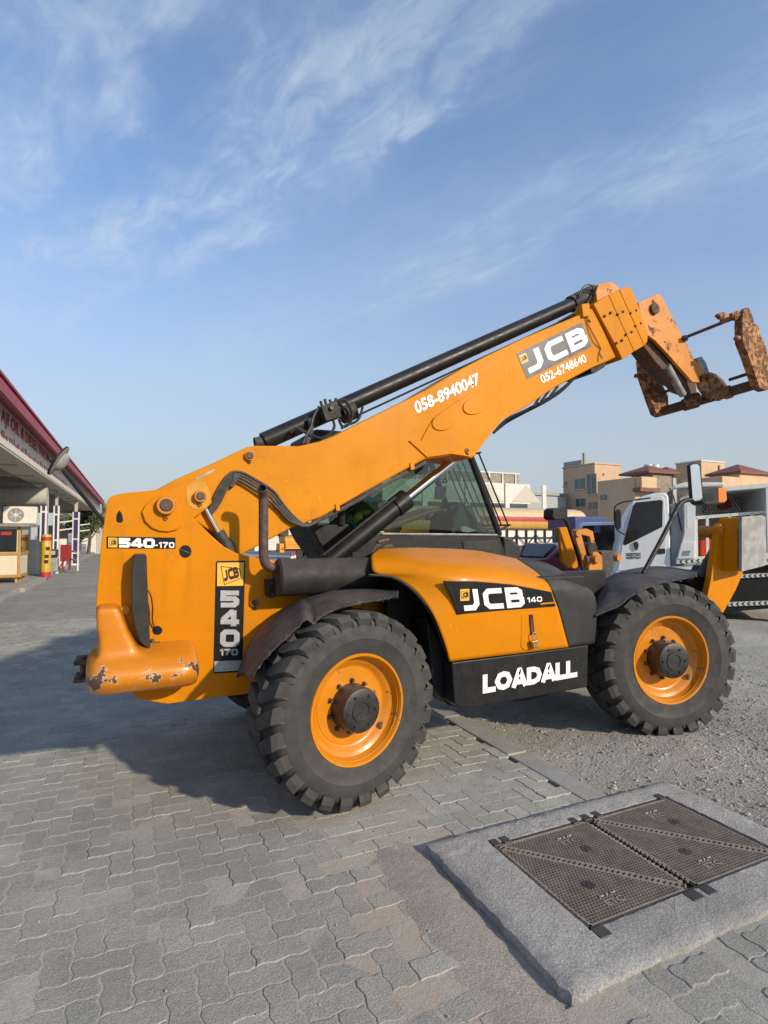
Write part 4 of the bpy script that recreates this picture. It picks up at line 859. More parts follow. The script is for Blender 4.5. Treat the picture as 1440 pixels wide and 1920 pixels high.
P_('arch_corner', 'black_frame', MB().slab([(800, 1160), (846, 1244), (862, 1328), (840, 1322), (812, 1290)], 3.50, 3.98), bevel=.01)
P_('sump', 'black_frame', MB().slab([(960, 1300), (1030, 1290), (1030, 1304), (985, 1316), (965, 1316)], 3.6, 4.0), bevel=.01)
block_text('lettering', 'LOADALL', 'decal_white', sk, aY(905, 1300, 3.345), aY(1082, 1268, 3.345), aY(905, 1265.5, 3.345), w=.29, gap=-.06, step=.0004)
Yq = 3.318
d4 = P_('maker_decal', 'decal_black', MB().slab([(832, 1089), (860, 1090), (893, 1090), (960, 1096), (1034, 1110), (1042, 1137), (950, 1144), (859, 1152), (848, 1122)], 3.322, 3.338), bevel=.002)
logo_badge(d4, aY(863, 1127, Yq), aY(880, 1126, Yq), aY(863, 1105, Yq))
block_text('lettering', 'JCB', 'decal_white', d4, aY(866, 1146, Yq), aY(986, 1138, Yq), aY(860, 1106, Yq), w=.25, gap=.12)
block_text('lettering', '140', 'decal_white', d4, aY(989, 1130, Yq), aY(1017, 1128, Yq), aY(988, 1120, Yq), w=.22, gap=.12)
MB().slab([(1014, 1131), (1038, 1128.5), (1040, 1131), (1013, 1134)], Yq - .001, Yq + .003).build('stripe', 'paint_yellow', d4, smooth=0)
P_('latch_plate', 'paint_yellow', MB().slab([(978, 1153), (984, 1149), (1008, 1147), (1016, 1152), (1024, 1205), (1021, 1213), (984, 1219), (977, 1213)], 3.326, 3.335), bevel=.004)
P_('latch_slot', 'decal_maroon', MB().slab([(992, 1153), (999, 1152), (1003, 1190), (996, 1191)], 3.322, 3.33), smooth=0)
P_('latch_bar', 'pin_steel', MB().slab([(994.5, 1160), (998, 1160), (1001, 1190), (997, 1190)], 3.314, 3.33), bevel=.001)
pk = P_('padlock', 'brass', MB().slab([(998, 1203), (1008, 1201), (1011, 1214), (1001, 1216)], 3.285, 3.315), bevel=.004)
MB().tube(catmull(PY([(1001, 1204), (998, 1193), (1000, 1187), (1004, 1187), (1007, 1203)], 3.30), 4), .0042, 7).build('shackle', 'chrome', pk)
# hoses on top of the pod
for pts in ([(690, 1050), (702, 1030), (712, 1020), (726, 1014)], [(715, 1040), (720, 1028), (735, 1026)]): P_('engine_hose', 'hose', MB().tube(catmull(PY(pts, 4.06), 4), .024, 8))
P_('hose_fitting', 'pin_steel', MB().tube([aY(708, 1017, 4.05), aY(728, 1012, 4.05)], .02, 8))

# cab --------------------------------------------------------------
YC0, YC1 = 4.80, 5.62
roof_z = 2.60
def side(Y, near=True):
    pts = [(582, 984), (650, 982), (700, 1001), (936, 1001), (946, 1032), (952, 1075), (640, 1075), (618, 1044), (598, 1016)]
    return pts
P_('cab_body', 'black_frame', MB().slab(side(YC0), YC0, YC1), bevel=.012)
P_('cab_sill', 'grey_pad', MB().tube([aY(716, 1001, YC0 - .005), aY(936, 1003, YC0 - .005)], .012, 6))
P_('cab_door_panel', 'black_dirty', MB().slab([(868, 1016), (936, 1012), (943, 1060), (872, 1062)], YC0 - .012, YC0), bevel=.004)
fA, fB = aY(936, 1002, YC0), aY(879, 850, YC0); rA, rB = aY(590, 985, YC0), aY(598, 830, YC0); fB.z = rB.z = roof_z; bA = aY(640, 984, YC0); bB = bA.copy(); bB.z = roof_z
dyc = V(0, YC1 - YC0, 0)
for a, b, r in ((fA, fB, .034), (rA, rB, .03), (bA, bB, .035)):
    for o_ in (V(0, 0, 0), dyc): P_('cab_pillar', 'black_frame', MB().tube([a + o_, b + o_], r, 8))
for a, b in ((fB, fB + dyc), (rB, rB + dyc), (fB, rB), (fB + dyc, rB + dyc), (fA, fA + dyc)): P_('cab_rail', 'black_frame', MB().tube([a, b], .035, 8))
P_('cab_roof', 'black_frame', MB().box((rB.x - .05, YC0 - .02, roof_z), (fB.x + .08, YC1 + .02, roof_z + .10)), bevel=.03)
def pane(name, pts): P_(name, 'cab_glass', MB().add(pts, [tuple(range(len(pts)))]), smooth=0)
pane('side_window', [fA + V(-.03, 0, .01), fB + V(-.03, 0, 0), bB + V(.02, 0, 0), bA + V(.02, 0, .01)])
pane('side_window', [p + dyc for p in (fA + V(-.03, 0, .01), fB + V(-.03, 0, 0), bB + V(.02, 0, 0), bA + V(.02, 0, .01))])
pane('windscreen', [fA + V(0, .03, 0), fB + V(0, .03, 0), fB + dyc - V(0, .03, 0), fA + dyc - V(0, .03, 0)])
pane('quarter_window', [rA, rB, bB, bA])
for k in range(7):
    t = (k + .5) / 7; o_ = dyc * t + V(.16, 0, 0); P_('screen_guard_bar', 'black_frame', MB().tube([fB + o_ + V(0, 0, -.0), fA + o_ + V(0, 0, .10)], .0085, 6))
for q in (.0, 1.0): P_('screen_guard_rail', 'black_frame', MB().tube([fB.lerp(fA, q) + V(.16, .02, .1 * q), fB.lerp(fA, q) + dyc + V(.16, -.02, .1 * q)], .010, 6))
P_('screen_guard_stay', 'black_frame', MB().tube([fA + V(.0, 0, .04), fA + V(.17, .06, .10)], .012, 6))
P_('front_lamp_hood', 'black_plastic', MB().slab([(944, 1005), (958, 1008), (975, 1022), (979, 1040), (970, 1056), (946, 1056)], YC0 + .02, YC0 + .35), bevel=.03, seg=3)
ds = MB().slab([(862, 950), (880, 948), (905, 985), (912, 1000), (846, 1000), (850, 972)], 5.0, 5.5); P_('dashboard', 'dash_grey', ds, bevel=.02)
P_('display_panel', 'paper', MB().slab([(873, 952), (886, 950), (902, 975), (897, 981)], 4.98, 5.02), bevel=.004)
sw = aY(828, 958, 5.2); ring = [sw + Matrix.Rotation(rad(-28), 3, 'Y') @ V(.19 * cos(a), .19 * sin(a), 0) for a in [2 * pi * i / 24 for i in range(25)]]
P_('steering_wheel', 'black_frame', MB().tube(ring, .016, 8).tube([sw, sw + V(.12, 0, -.45)], .035, 8).tube([ring[0], ring[12]], .012, 6).tube([ring[6], ring[18]], .012, 6))
seat = MB().box((1.92, 5.0, 1.30), (2.42, 5.45, 1.46)).prism([V(1.92, 5.02, 1.44), V(2.06, 5.02, 1.44), V(1.92, 5.02, 2.12), V(1.80, 5.02, 2.12)], (0, .42, 0)).prism([V(1.80, 5.1, 2.16), V(1.90, 5.1, 2.16), V(1.87, 5.1, 2.36), V(1.79, 5.1, 2.36)], (0, .26, 0))
P_('seat', 'seat_fabric', seat, bevel=.05, seg=3)
P_('sun_visor', 'dash_grey', MB().slab([(818, 912), (838, 912), (834, 936), (817, 936)], 5.3, 5.33))
P_('cab_worklamp', 'black_frame', MB().slab([(782, 872), (806, 862), (803, 888), (790, 888)], 5.2, 5.34), bevel=.01)
P_('clutter', 'paper', MB().slab([(864, 990), (872, 986), (880, 990), (895, 994), (880, 998), (866, 997)], 4.93, 4.99), bevel=.006)
P_('cushion', 'green_cloth', MB().box((1.95, 4.93, 1.72), (2.22, 5.0, 1.86)), bevel=.03, seg=3)

# stabilisers, mirrors, lamps -------------------------------------
def stabiliser(parent):
    arm = P_('stabiliser_arm', 'paint_yellow', MB().slab([(1347, 1000), (1347, 990), (1352, 983), (1360, 981), (1368, 982), (1376, 988), (1378, 1000), (1382, 1072), (1394, 1073), (1380, 1106), (1356, 1150), (1342, 1139), (1326, 1120), (1333, 1087), (1340, 1040)], 3.36, 3.42), bevel=.006)
    MB().slab([(1368, 988), (1376, 981), (1384, 985), (1386, 1000), (1392, 1072), (1394, 1073), (1356, 1150), (1350, 1140), (1376, 1070)], 3.42, 3.60).build('arm_plate', 'paint_yellow', arm, bevel=.006)
    c = aY(1357, 997, 3.36); MB().lathe([(0, -.018), (.052, -.018), (.056, -.012), (.056, .22)], T(c), 24).build('arm_pin', 'paint_pin', arm)
    MB().slab([(1388, 972), (1391, 969), (1391, 1071), (1382, 1072), (1383, 1000)], 3.22, 3.42).build('pad_bracket', 'paint_yellow', arm, bevel=.006)
    MB().slab([(1391, 969), (1430, 966), (1436, 970), (1438, 1056), (1434, 1061), (1391, 1072)], 3.16, 3.19).build('ground_pad', 'grey_pad', arm, bevel=.004)
    MB().tube([aY(1404, 1010, 3.19), aY(1398, 1012, 3.34)], .045, 12).build('pad_stem', 'paint_yellow', arm)
    MB().tube([aY(1312, 1085, 3.5), aY(1342, 1030, 3.5)], .05, 12).build('stabiliser_ram', 'black_dirty', arm)
    MB().slab([(1288, 1090), (1305, 1070), (1325, 1085), (1335, 1060), (1338, 1080), (1325, 1115), (1310, 1108), (1296, 1100)], 3.55, 3.75).build('ram_mount', 'black_dirty', arm, bevel=.01)
stabiliser(TEL)
fs_ = P_('far_stabiliser_arm', 'paint_yellow', MB().slab([(1046, 990), (1062, 988), (1075, 1000), (1084, 1062), (1080, 1066), (1066, 1064), (1056, 1055), (1050, 1010)], 5.00, 5.05), bevel=.006)
for pts, Y in (([(1076, 1000), (1084, 994), (1090, 1000), (1100, 1040), (1106, 1070), (1098, 1070), (1086, 1030)], 5.1), ([(1086, 994), (1100, 991), (1112, 996), (1115, 1012), (1120, 1030), (1112, 1034), (1106, 1006), (1090, 1002)], 5.2), ([(1112, 1036), (1120, 1034), (1129, 1042), (1130, 1060), (1126, 1100), (1106, 1096), (1104, 1064), (1110, 1050)], 5.0)):
    MB().slab(pts, Y, Y + .05).build('arm_plate', 'paint_worn', fs_, bevel=.006)
for x, y, Y in ((1117, 1049, 4.98), (1158, 1046, 5.2), (1082, 1000, 5.08)):
    c = aY(x, y, Y); MB().lathe([(0, -.03), (.04, -.03), (.052, 0), (.052, .05)], T(c), 18).build('arm_pin', 'paint_pin', fs_)
MB().slab([(1128, 1034), (1150, 1032), (1152, 1060), (1142, 1090), (1128, 1096)], 5.1, 5.3).build('arm_block', 'hose', fs_, bevel=.02)
MB().lathe([(0, -.06), (.075, -.06), (.085, -.03), (.085, .1), (0, .1)], T(aY(1105, 1030, 5.15)), 20).build('foot_roller', 'black_plastic', fs_)
P_('front_frame', 'black_dirty', MB().box((FC.x + .35, 3.55, .72), (FC.x + .80, 5.35, 1.18)), bevel=.03)
P_('front_frame_box', 'black_dirty', MB().box((FC.x - .1, 4.3, 1.05), (FC.x + .35, 5.0, 1.20)), bevel=.03)
Yk = 3.62
mp = P_('mirror_pole', 'black_frame', MB().tube(catmull(PY([(1206, 1075), (1222, 1045), (1245, 1002), (1268, 956), (1276, 944), (1288, 938), (1306, 938)], Yk), 5), .021, 10))
def rrect(cx, cy, w, h, r, n=4):
    pts = []
    for sx, sy, a in ((1, -1, -pi / 2), (1, 1, 0), (-1, 1, pi / 2), (-1, -1, pi)):
        for i in range(n + 1): pts.append((cx + sx * (w - r) + r * cos(a + i * pi / 2 / n), cy + sy * (h - r) + r * sin(a + i * pi / 2 / n)))
    return pts
def skew(pts, cx, k): return [(x, y + (x - cx) * k) for x, y in pts]
Rm = Matrix.Rotation(rad(6), 3, 'Z')
vd = V(.42, .90, 0) * .05
mo = [(1292, 872), (1297, 868), (1308, 867), (1314, 871), (1320, 935), (1316, 940), (1302, 942), (1297, 938)]
mi = [(1294.5, 874), (1299, 871), (1307, 870), (1311.5, 874), (1317, 933), (1313, 937), (1303, 939), (1299, 936)]
tilt = lambda pts, o: PY([(x, y, Yk + o - (x - 1306) * .0012) for x, y in pts], Yk)
mh = MB().prism(tilt(mo, -.02), vd).build('mirror_housing', 'black_frame', mp, bevel=.006)
MB().prism(tilt(mi, -.026), vd * .1).build('mirror_glass', 'mirror', mp, smooth=0)
lb = MB().slab([(1318, 918), (1326, 914), (1352, 912), (1362, 916), (1364, 938), (1358, 944), (1325, 947), (1318, 943)], Yk - .02, Yk + .12).build('lamp_housing', 'black_plastic', mp, bevel=.012)
MB().slab([(1347, 915), (1358, 914), (1362, 918), (1363.5, 938), (1358, 942), (1348, 942)], Yk - .026, Yk + .06).build('indicator_lens', 'orange_lens', mp, bevel=.006)
MB().slab([(1320, 926), (1338, 924), (1339, 938), (1321, 940)], Yk - .024, Yk - .018).build('lamp_glass', 'window_dark', mp, bevel=.002)
m2 = P_('mirror_pole', 'black_frame', MB().tube(catmull(PY([(1096, 1080), (1083, 1040), (1070, 1000), (1062, 978), (1052, 970)], 4.9), 4), .02, 8))
MB().slab([(1037, 956), (1042, 952), (1062, 951), (1065, 955), (1065, 970), (1061, 974), (1040, 975), (1036, 970)], 4.82, 4.98).build('mirror_housing', 'black_frame', m2, bevel=.012)
# round rear mirror on its long stay
Ys = 3.9
rs = P_('rear_mirror_stay', 'black_paint', MB().tube([aY(200, 985, Ys + .1), aY(118, 882, Ys)], .013, 10))
cc = aY(110, 864, Ys); ax = (aY(126, 873, Ys) - aY(110, 864, Ys)).normalized()
Q = T(cc) @ ax.to_track_quat('Y', 'Z').to_matrix().to_4x4()
MB().lathe([(.098, -.004), (.101, .0), (.098, .006), (.064, .011), (.056, .030), (.038, .045), (0, .05)], Q, 28).build('mirror_back', 'grey_pad', rs)
MB().lathe([(.102, .004), (.102, -.008), (.09, -.012), (.05, -.021), (0, -.026)], Q, 28).build('mirror_rim', 'black_frame', rs)
MB().tube(catmull(PY([(97, 855), (93, 857), (95, 862), (104, 866)], Ys), 4), .010, 8).build('mirror_clamp', 'black_frame', rs)

# driver -----------------------------------------------------------
def driver():
    r = thing('person', (2.1, 5.2, 1.46), 'person in an olive shirt sitting in the telehandler cab, hands on the wheel', 'person')
    def skin(name, mat, pts, edges, par, sub=2):
        me = bpy.data.meshes.new(name); me.from_pydata([p[:3] for p in pts], edges, []); me.materials.append(MAT[mat]); o = bpy.data.objects.new(name, me); COL.objects.link(o); o.parent = par
        if par is r: o.location = -Vector(r['baked'])
        md = o.modifiers.new('skin', 'SKIN'); md.use_smooth_shade = True
        for v, p in zip(me.skin_vertices[0].data, pts): v.radius = (p[3], p[4] if len(p) > 4 else p[3])
        me.skin_vertices[0].data[0].use_root = True
        md = o.modifiers.new('sub', 'SUBSURF'); md.levels = md.render_levels = sub; return o
    hd = aY(826, 957, 5.08)
    B = [(2.12, 5.22, 1.52, .15, .13), (2.05, 5.22, 1.72, .14, .12), (2.03, 5.22, 1.92, .16, .12), (2.05, 5.22, 2.06, .10, .09), (2.08, 5.22, 2.14, .05), (2.12, 5.22, 2.24, .085, .095), (2.12, 5.22, 2.33, .08),
         (2.10, 5.06, 2.00, .065), (2.26, 4.99, 1.80, .045), (hd.x - .06, 5.06, hd.z + .01, .030), (hd.x, 5.08, hd.z, .035, .02),
         (2.10, 5.40, 2.00, .065), (2.26, 5.46, 1.80, .045), (hd.x - .06, 5.33, hd.z + .01, .030), (hd.x, 5.32, hd.z, .035, .02),
         (2.45, 5.12, 1.52, .085), (2.62, 5.10, 1.50, .06), (2.72, 5.10, 1.15, .04), (2.45, 5.32, 1.52, .085), (2.62, 5.34, 1.50, .06), (2.72, 5.34, 1.15, .04)]
    E = [(0, 1), (1, 2), (2, 3), (3, 4), (4, 5), (5, 6), (2, 7), (7, 8), (8, 9), (9, 10), (2, 11), (11, 12), (12, 13), (13, 14), (0, 15), (15, 16), (16, 17), (0, 18), (18, 19), (19, 20)]
    body = skin('body', 'skin', B, E, r)
    for s, hy in ((1, 5.08), (-1, 5.32)):
        for k in range(4): skin('finger', 'skin', [(hd.x + .01, hy + (k - 1.5) * .019, hd.z + .01, .010), (hd.x + .045, hy + (k - 1.5) * .02, hd.z + .012, .009), (hd.x + .06, hy + (k - 1.5) * .02, hd.z - .018, .0085), (hd.x + .04, hy + (k - 1.5) * .02, hd.z - .03, .008)], [(0, 1), (1, 2), (2, 3)], body, 1)
        skin('thumb', 'skin', [(hd.x - .01, hy - s * .02, hd.z, .011), (hd.x + .02, hy - s * .045, hd.z - .008, .010), (hd.x + .045, hy - s * .042, hd.z - .014, .008)], [(0, 1), (1, 2)], body, 1)
    sh = [(2.12, 5.22, 1.50, .175, .15), (2.05, 5.22, 1.72, .17, .145), (2.03, 5.22, 1.92, .185, .14), (2.05, 5.22, 2.05, .115, .10), (2.10, 5.05, 2.00, .085), (2.19, 5.01, 1.88, .072), (2.10, 5.41, 2.00, .085), (2.19, 5.45, 1.88, .072)]
    skin('shirt', 'shirt_olive', sh, [(0, 1), (1, 2), (2, 3), (2, 4), (4, 5), (2, 6), (6, 7)], body)
    hr = MB().lathe([(0, .10), (.06, .09), (.092, .05), (.10, .0), (.096, -.04), (.085, -.07)], T(2.10, 5.22, 2.31) @ Matrix.Rotation(pi / 2, 4, 'X'), 16); hr.build('hair', 'seat_fabric', body)
driver()
# ------------------------------------------------------------------ background
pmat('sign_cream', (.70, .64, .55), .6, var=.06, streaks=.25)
pmat('roof_red', (.30, .035, .05), .55, var=.1, streaks=.2)
pmat('sign_red', (.42, .03, .04), .5)
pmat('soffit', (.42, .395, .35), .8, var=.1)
pmat('panel_white', (.66, .63, .57), .6, var=.06, streaks=.2)
pmat('panel_blue', (.022, .020, .10), .5, var=.1)
pmat('panel_yellow', (.55, .33, .01), .5)
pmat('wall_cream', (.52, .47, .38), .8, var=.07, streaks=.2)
pmat('shutter_grey', (.42, .40, .36), .6, var=.08)
pmat('kiosk_panel', (.64, .57, .45), .6, var=.05, streaks=.15)
pmat('kiosk_trim', (.44, .23, .05), .5, var=.1)
pmat('steel_grey', (.28, .28, .27), .5, .3, var=.15)
pmat('signal_red', (.24, .012, .012), .45, var=.1)
pmat('barrel_yellow', (.50, .33, .03), .5, var=.1)
pmat('mat_green', (.02, .05, .03), .95, var=.3, scale=12, bump=.5)
pmat('wall_white', (.62, .60, .54), .8, var=.06, streaks=.2)
pmat('house_beige', (.55, .375, .24), .85, var=.06, scale=.5, streaks=.12)
pmat('house_tan', (.57, .40, .24), .85, var=.06, scale=.5, streaks=.12)
pmat('roof_tile', (.20, .075, .055), .7, var=.2, scale=3, bump=.5, bscale=6)
pmat('stone_clad', (.27, .225, .175), .9, var=.25, scale=4, bump=1, bscale=5)
pmat('grey_wall', (.40, .40, .39), .85, var=.05)
pmat('truck_white', (.66, .67, .68), .35, var=.04, coat=.3, streaks=.12)
pmat('truck_cream', (.70, .68, .62), .45, var=.05, streaks=.2)
pmat('car_red', (.14, .008, .014), .25, var=.05, coat=.6)
pmat('tail_red', (.45, .01, .01), .2, coat=.5)
pmat('blue_paint', (.022, .05, .17), .4, coat=.3)
pmat('tank_yellow', (.60, .34, .08), .5, var=.07, streaks=.15)
pmat('tank_cream', (.62, .45, .26), .5, var=.07, streaks=.2)
pmat('cool_box', (.55, .05, .012), .4, var=.15)
pmat('trailer_yellow', (.70, .30, .012), .45, var=.08)
pmat('cone_pink', (.50, .06, .08), .6)
pmat('bark', (.10, .075, .05), .9, var=.3, bump=.5)
pmat('leaf', (.085, .11, .05), .7, var=.45, scale=1.6)
pmat('purple', (.10, .05, .28), .6)
pmat('tyre_black', (.018, .018, .018), .8, dust=.25)

# service station ---------------------------------------------------
XS = -2.70
def zX(px, py, X): return aX(px, py, X).z
st_y0, st_y1 = 6.0, aX(190, 972, XS).y
z_bot, z_top = zX(0, 830, XS), zX(0, 752, XS); z_r0, z_r1 = zX(0, 730, XS + .45), zX(0, 706, XS + .45)
ST_ = thing('service_station', (XS - 3, 20, 0), 'long service station canopy with red roof edge and cream sign band', 'building')
def STP(name, mat, mb, par=None, **k): return mb.build(name, mat, par or ST_, **k)
sg = STP('sign_band', 'sign_cream', MB().box((XS - .25, st_y0, z_bot), (XS, st_y1, z_top)))
STP('roof_edge', 'roof_red', MB().box((XS + .40, st_y0, z_r0), (XS + .45, st_y1 - 3, z_r1)).box((XS - 9, st_y0, max(z_r1, z_top) + .1), (XS + .40, st_y1 - 3, max(z_r1, z_top) + .16)))
STP('roof_soffit', 'roof_red', MB().prism([V(XS - .02, st_y0, z_top - .01), V(XS + .43, st_y0, z_r0 - .004), V(XS - .02, st_y0, z_top + .3)], (0, st_y1 - 3.1 - st_y0, 0)))
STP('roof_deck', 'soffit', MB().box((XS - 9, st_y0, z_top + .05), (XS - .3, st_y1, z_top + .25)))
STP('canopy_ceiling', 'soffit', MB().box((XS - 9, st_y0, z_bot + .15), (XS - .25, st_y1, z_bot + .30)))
for k in range(24): STP('sign_seam', 'soffit', MB().box((XS, 8 + k * 1.2, z_bot + .03), (XS + .004, 8.02 + k * 1.2, z_top - .03)), sg, smooth=0)
for k in range(16): STP('ceiling_beam', 'soffit', MB().box((XS - 6, 9 + 3.2 * k, z_bot - .10), (XS - .3, 9.18 + 3.2 * k, z_bot + .15)))
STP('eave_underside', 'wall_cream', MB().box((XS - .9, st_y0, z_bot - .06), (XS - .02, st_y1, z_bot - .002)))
STP('rear_wall', 'wall_cream', MB().box((XS - 6.4, st_y0, 0), (XS - 6.0, st_y1 - 8, z_bot + .2)))
def col_at(px, X, w=.42, hp=((.0, .55), (.62, 1.35), (1.42, 2.5), (2.58, 3.2)), mat='panel_blue', bracket=False):
    y = aX(px, 1003, X).y; c = STP('column', 'panel_white', MB().box((X - w, y - w / 2, 0), (X, y + w / 2, z_bot - .75)), bevel=.01)
    for a, b in hp:
        b = min(b, z_bot - .85)
        if b > a: MB().box((X - w + .07, y - w / 2 - .012, .12 + a), (X - .07, y - w / 2, .12 + b)).build('column_panel', mat, c, smooth=0); MB().box((X, y - w / 2 + .07, .12 + a), (X + .012, y + w / 2 - .07, .12 + b)).build('column_panel', mat, c, smooth=0)
    MB().box((X - w * .75, y - .09, z_bot - .75), (X - w * .3, y + .09, z_bot - .06)).build('column_neck', 'soffit', c)
    if bracket:
        for dz in (0, -.35): MB().tube([V(X, y, z_bot - 1.5 + dz), V(X + .5, y + .1, z_bot - 1.42 + dz)], .035, 6).build('lamp_arm', 'panel_white', c)
    return y
col_at(149, -2.70, .36, bracket=True); col_at(111, -2.95, .24, bracket=True); col_at(88, -3.05, .24); col_at(17, -4.6, .30, bracket=True)
ycol = aX(97, 1003, -2.9).y
STP('column', 'panel_white', MB().box((-3.22, ycol - .1, 0), (-3.04, ycol + .1, z_bot - .5))); STP('column_panel', 'panel_yellow', MB().box((-3.20, ycol - .115, 1.9), (-3.06, ycol - .1, 3.2)), smooth=0)
for px, X, y0, y1 in ((128, -5.2, 985, 1062), (62, -4.4, 972, 1085)):
    p = aX(px, 1003, X); STP('roller_shutter', 'shutter_grey', MB().box((X - 2.4, p.y - .05, 0), (X, p.y + .05, 2.6)))
    for k in range(16): STP('shutter_slat', 'shutter_grey', MB().box((X - 2.3, p.y - .075, .1 + k * .15), (X - .1, p.y - .052, .22 + k * .15)), smooth=0)
wl_ = aX(58, 1003, -3.9); STP('partition', 'panel_white', MB().box((-4.3, wl_.y - .6, .1), (-3.85, wl_.y + .6, 2.45)))
STP('tank_drum', 'soffit', MB().tube([V(-4.6, ycol - 1.5, z_bot - .62), V(-2.9, ycol - 1.5, z_bot - .62)], .35, 14))
STP('tank_drum', 'soffit', MB().tube([V(-5.4, 15.5, z_bot - .55), V(-3.4, 15.5, z_bot - .55)], .38, 14))
Xt = XS + .006
text_mesh('lettering', 'AJI OIL & DIESEL TRADING L.L.C', 'sign_red', sg, V(Xt, aX(1, 800, XS).y, z_bot + .40), V(Xt, aX(107, 900, XS).y, z_bot + .40), V(Xt, aX(1, 800, XS).y, z_top - .10), bold=.02)
mk = MB(); yy = aX(2, 800, XS).y
while yy < aX(126, 900, XS).y:
    w = random.uniform(.12, .4); mk.box((Xt - .002, yy, z_bot + .16), (Xt, yy + w, z_bot + .16 + random.uniform(.06, .16)))
    yy += w + random.uniform(.05, .22)
STP('small_print', 'sign_red', mk, sg, smooth=0)['kind'] = 'stuff'
tag(STP('station_apron', 'kerb_concrete', MB().box((-12, 12, -.02), (-3.05, 60, .14)), None, bevel=.02))
# kiosk
kc = aZ(36, 1098, .05)
K = thing('kiosk', (kc.x - 1, kc.y + .8, .1), 'small cream kiosk with orange trim beside the station columns', 'kiosk')
kx0, kx1, ky0, ky1, kz0, kz1 = kc.x - 2.6, kc.x, kc.y, kc.y + 1.5, .38, 2.02
MB().box((kx0, ky0, kz0), (kx1, ky1, kz1)).build('wall', 'kiosk_panel', K)
MB().box((kx0 - .25, ky0 - .25, kz1), (kx1 + .28, ky1 + .25, kz1 + .09)).build('roof', 'steel_grey', K)
zs = 1.12
for x in (kx1 - .06, kx1 - 1.05, kx0): MB().box((x, ky0 - .03, kz0 - .02), (x + .07, ky0 - .001, kz1)).build('trim', 'kiosk_trim', K)
for z in (kz0, zs): MB().box((kx0, ky0 - .034, z - .05), (kx1 + .03, ky0 - .002, z + .04)).build('trim', 'kiosk_trim', K); MB().box((kx1 + .001, ky0, z - .05), (kx1 + .03, ky1, z + .04)).build('trim', 'kiosk_trim', K)
MB().box((kx1 - .98, ky0 - .02, zs + .06), (kx1 - .1, ky0 - .004, kz1 - .1)).build('window', 'window_dark', K); MB().box((kx1 + .004, ky0 + .12, zs + .06), (kx1 + .02, ky1 - .12, kz1 - .1)).build('window', 'window_dark', K)
MB().box((kx1 - 2.1, ky0 - .02, zs + .06), (kx1 - 1.15, ky0 - .004, kz1 - .1)).build('window', 'window_dark', K)
MB().box((kx1 - .55, ky0 - .03, kz1 - .28), (kx1 - .25, ky0 - .021, kz1 - .18)).build('notice', 'sign_red', K)
for x, y in ((kx0 + .1, ky0 + .1), (kx1 - .1, ky0 + .1), (kx1 - .1, ky1 - .1), (kx1 - .9, ky0 + .1), (kx1 - .1, ky0 + .7)): MB().box((x - .04, y - .04, .0), (x + .04, y + .04, kz0)).build('leg', 'kiosk_trim', K)
AC = thing('air_conditioner', (kc.x - .5, kc.y + .7, kz1 + .1), 'white air conditioner outdoor unit on the kiosk roof', 'air conditioner')
p = aY(38, 990, kc.y + .6); MB().box((p.x - .5, kc.y + .5, kz1 + .11), (p.x + .48, kc.y + .85, kz1 + .70)).build('casing', 'panel_white', AC, bevel=.02)
MB().lathe([(.235, -.012), (.22, -.012), (.22, .0), (.0, .0)], T(p.x - .12, kc.y + .495, kz1 + .40), 28).build('fan_grille', 'steel_grey', AC); MB().lathe([(.0, -.02), (.06, -.02), (.06, 0)], T(p.x - .12, kc.y + .49, kz1 + .40), 14).build('fan_hub', 'panel_white', AC)
for a in range(6): MB().box((-.01, -.004, 0), (.01, .0, .2), T(p.x - .12, kc.y + .488, kz1 + .40) @ rotY(a * pi / 3)).build('grille_bar', 'panel_white', AC)
gm = aZ(10, 1104, .02); tag(MB().box((gm.x - 2.5, gm.y - 1.2, -.02), (kc.x + .25, ky0 + .3, .05)).build('green_mat', 'mat_green'), 'dark green turf mat lying under the front of the kiosk', 'mat')
tag(MB().box((kc.x + .25, gm.y - 1.2, -.02), (kc.x + .45, ky1 + 2, .12)).build('kerb_strip', 'kerb_concrete', bevel=.01), kind='structure')
# barrel-shaped display, machine, red cabinet
bb = aZ(85, 1083, .1); BR = thing('oil_drum_display', (bb.x, bb.y, .1), 'tall yellow drum-shaped oil display with red bands beside a station column', 'display')
R_ = .175; MB().lathe([(0, 0), (R_, 0), (R_, 1.62), (R_ * .9, 1.66), (0, 1.66)], T(bb.x, bb.y, .1) @ Matrix.Rotation(pi / 2, 4, 'X'), 28).build('drum', 'barrel_yellow', BR)
for z0, z1 in ((.0, .22), (1.42, 1.56)): MB().lathe([(R_ + .004, z0), (R_ + .004, z1)], T(bb.x, bb.y, .1) @ Matrix.Rotation(pi / 2, 4, 'X'), 28).build('band', 'sign_red', BR)
for z0, a in ((.75, -1.2), (.55, -1.25), (1.05, -1.0)): MB().add([V(bb.x + (R_ + .006) * cos(t), bb.y + (R_ + .006) * sin(t), .1 + z) for z in (z0, z0 + .13) for t in (a - .5, a - .25, a, a + .3)], [(0, 1, 5, 4), (1, 2, 6, 5), (2, 3, 7, 6)]).build('print_mark', 'decal_maroon', BR, smooth=0)
mc = aZ(98, 1073, .1); MC = thing('fuel_machine', (mc.x, mc.y, .1), 'grey machine with dark display head standing beside the yellow drum', 'machine')
MB().box((mc.x - .22, mc.y - .2, .1), (mc.x + .22, mc.y + .2, .75)).build('body', 'steel_grey', MC, bevel=.06, seg=3); MB().box((mc.x - .25, mc.y - .22, .75), (mc.x + .2, mc.y + .15, 1.12)).build('head', 'black_plastic', MC, bevel=.05); MB().box((mc.x - .17, mc.y - .235, .88), (mc.x + .12, mc.y - .221, 1.04)).build('screen', 'shutter_grey', MC)
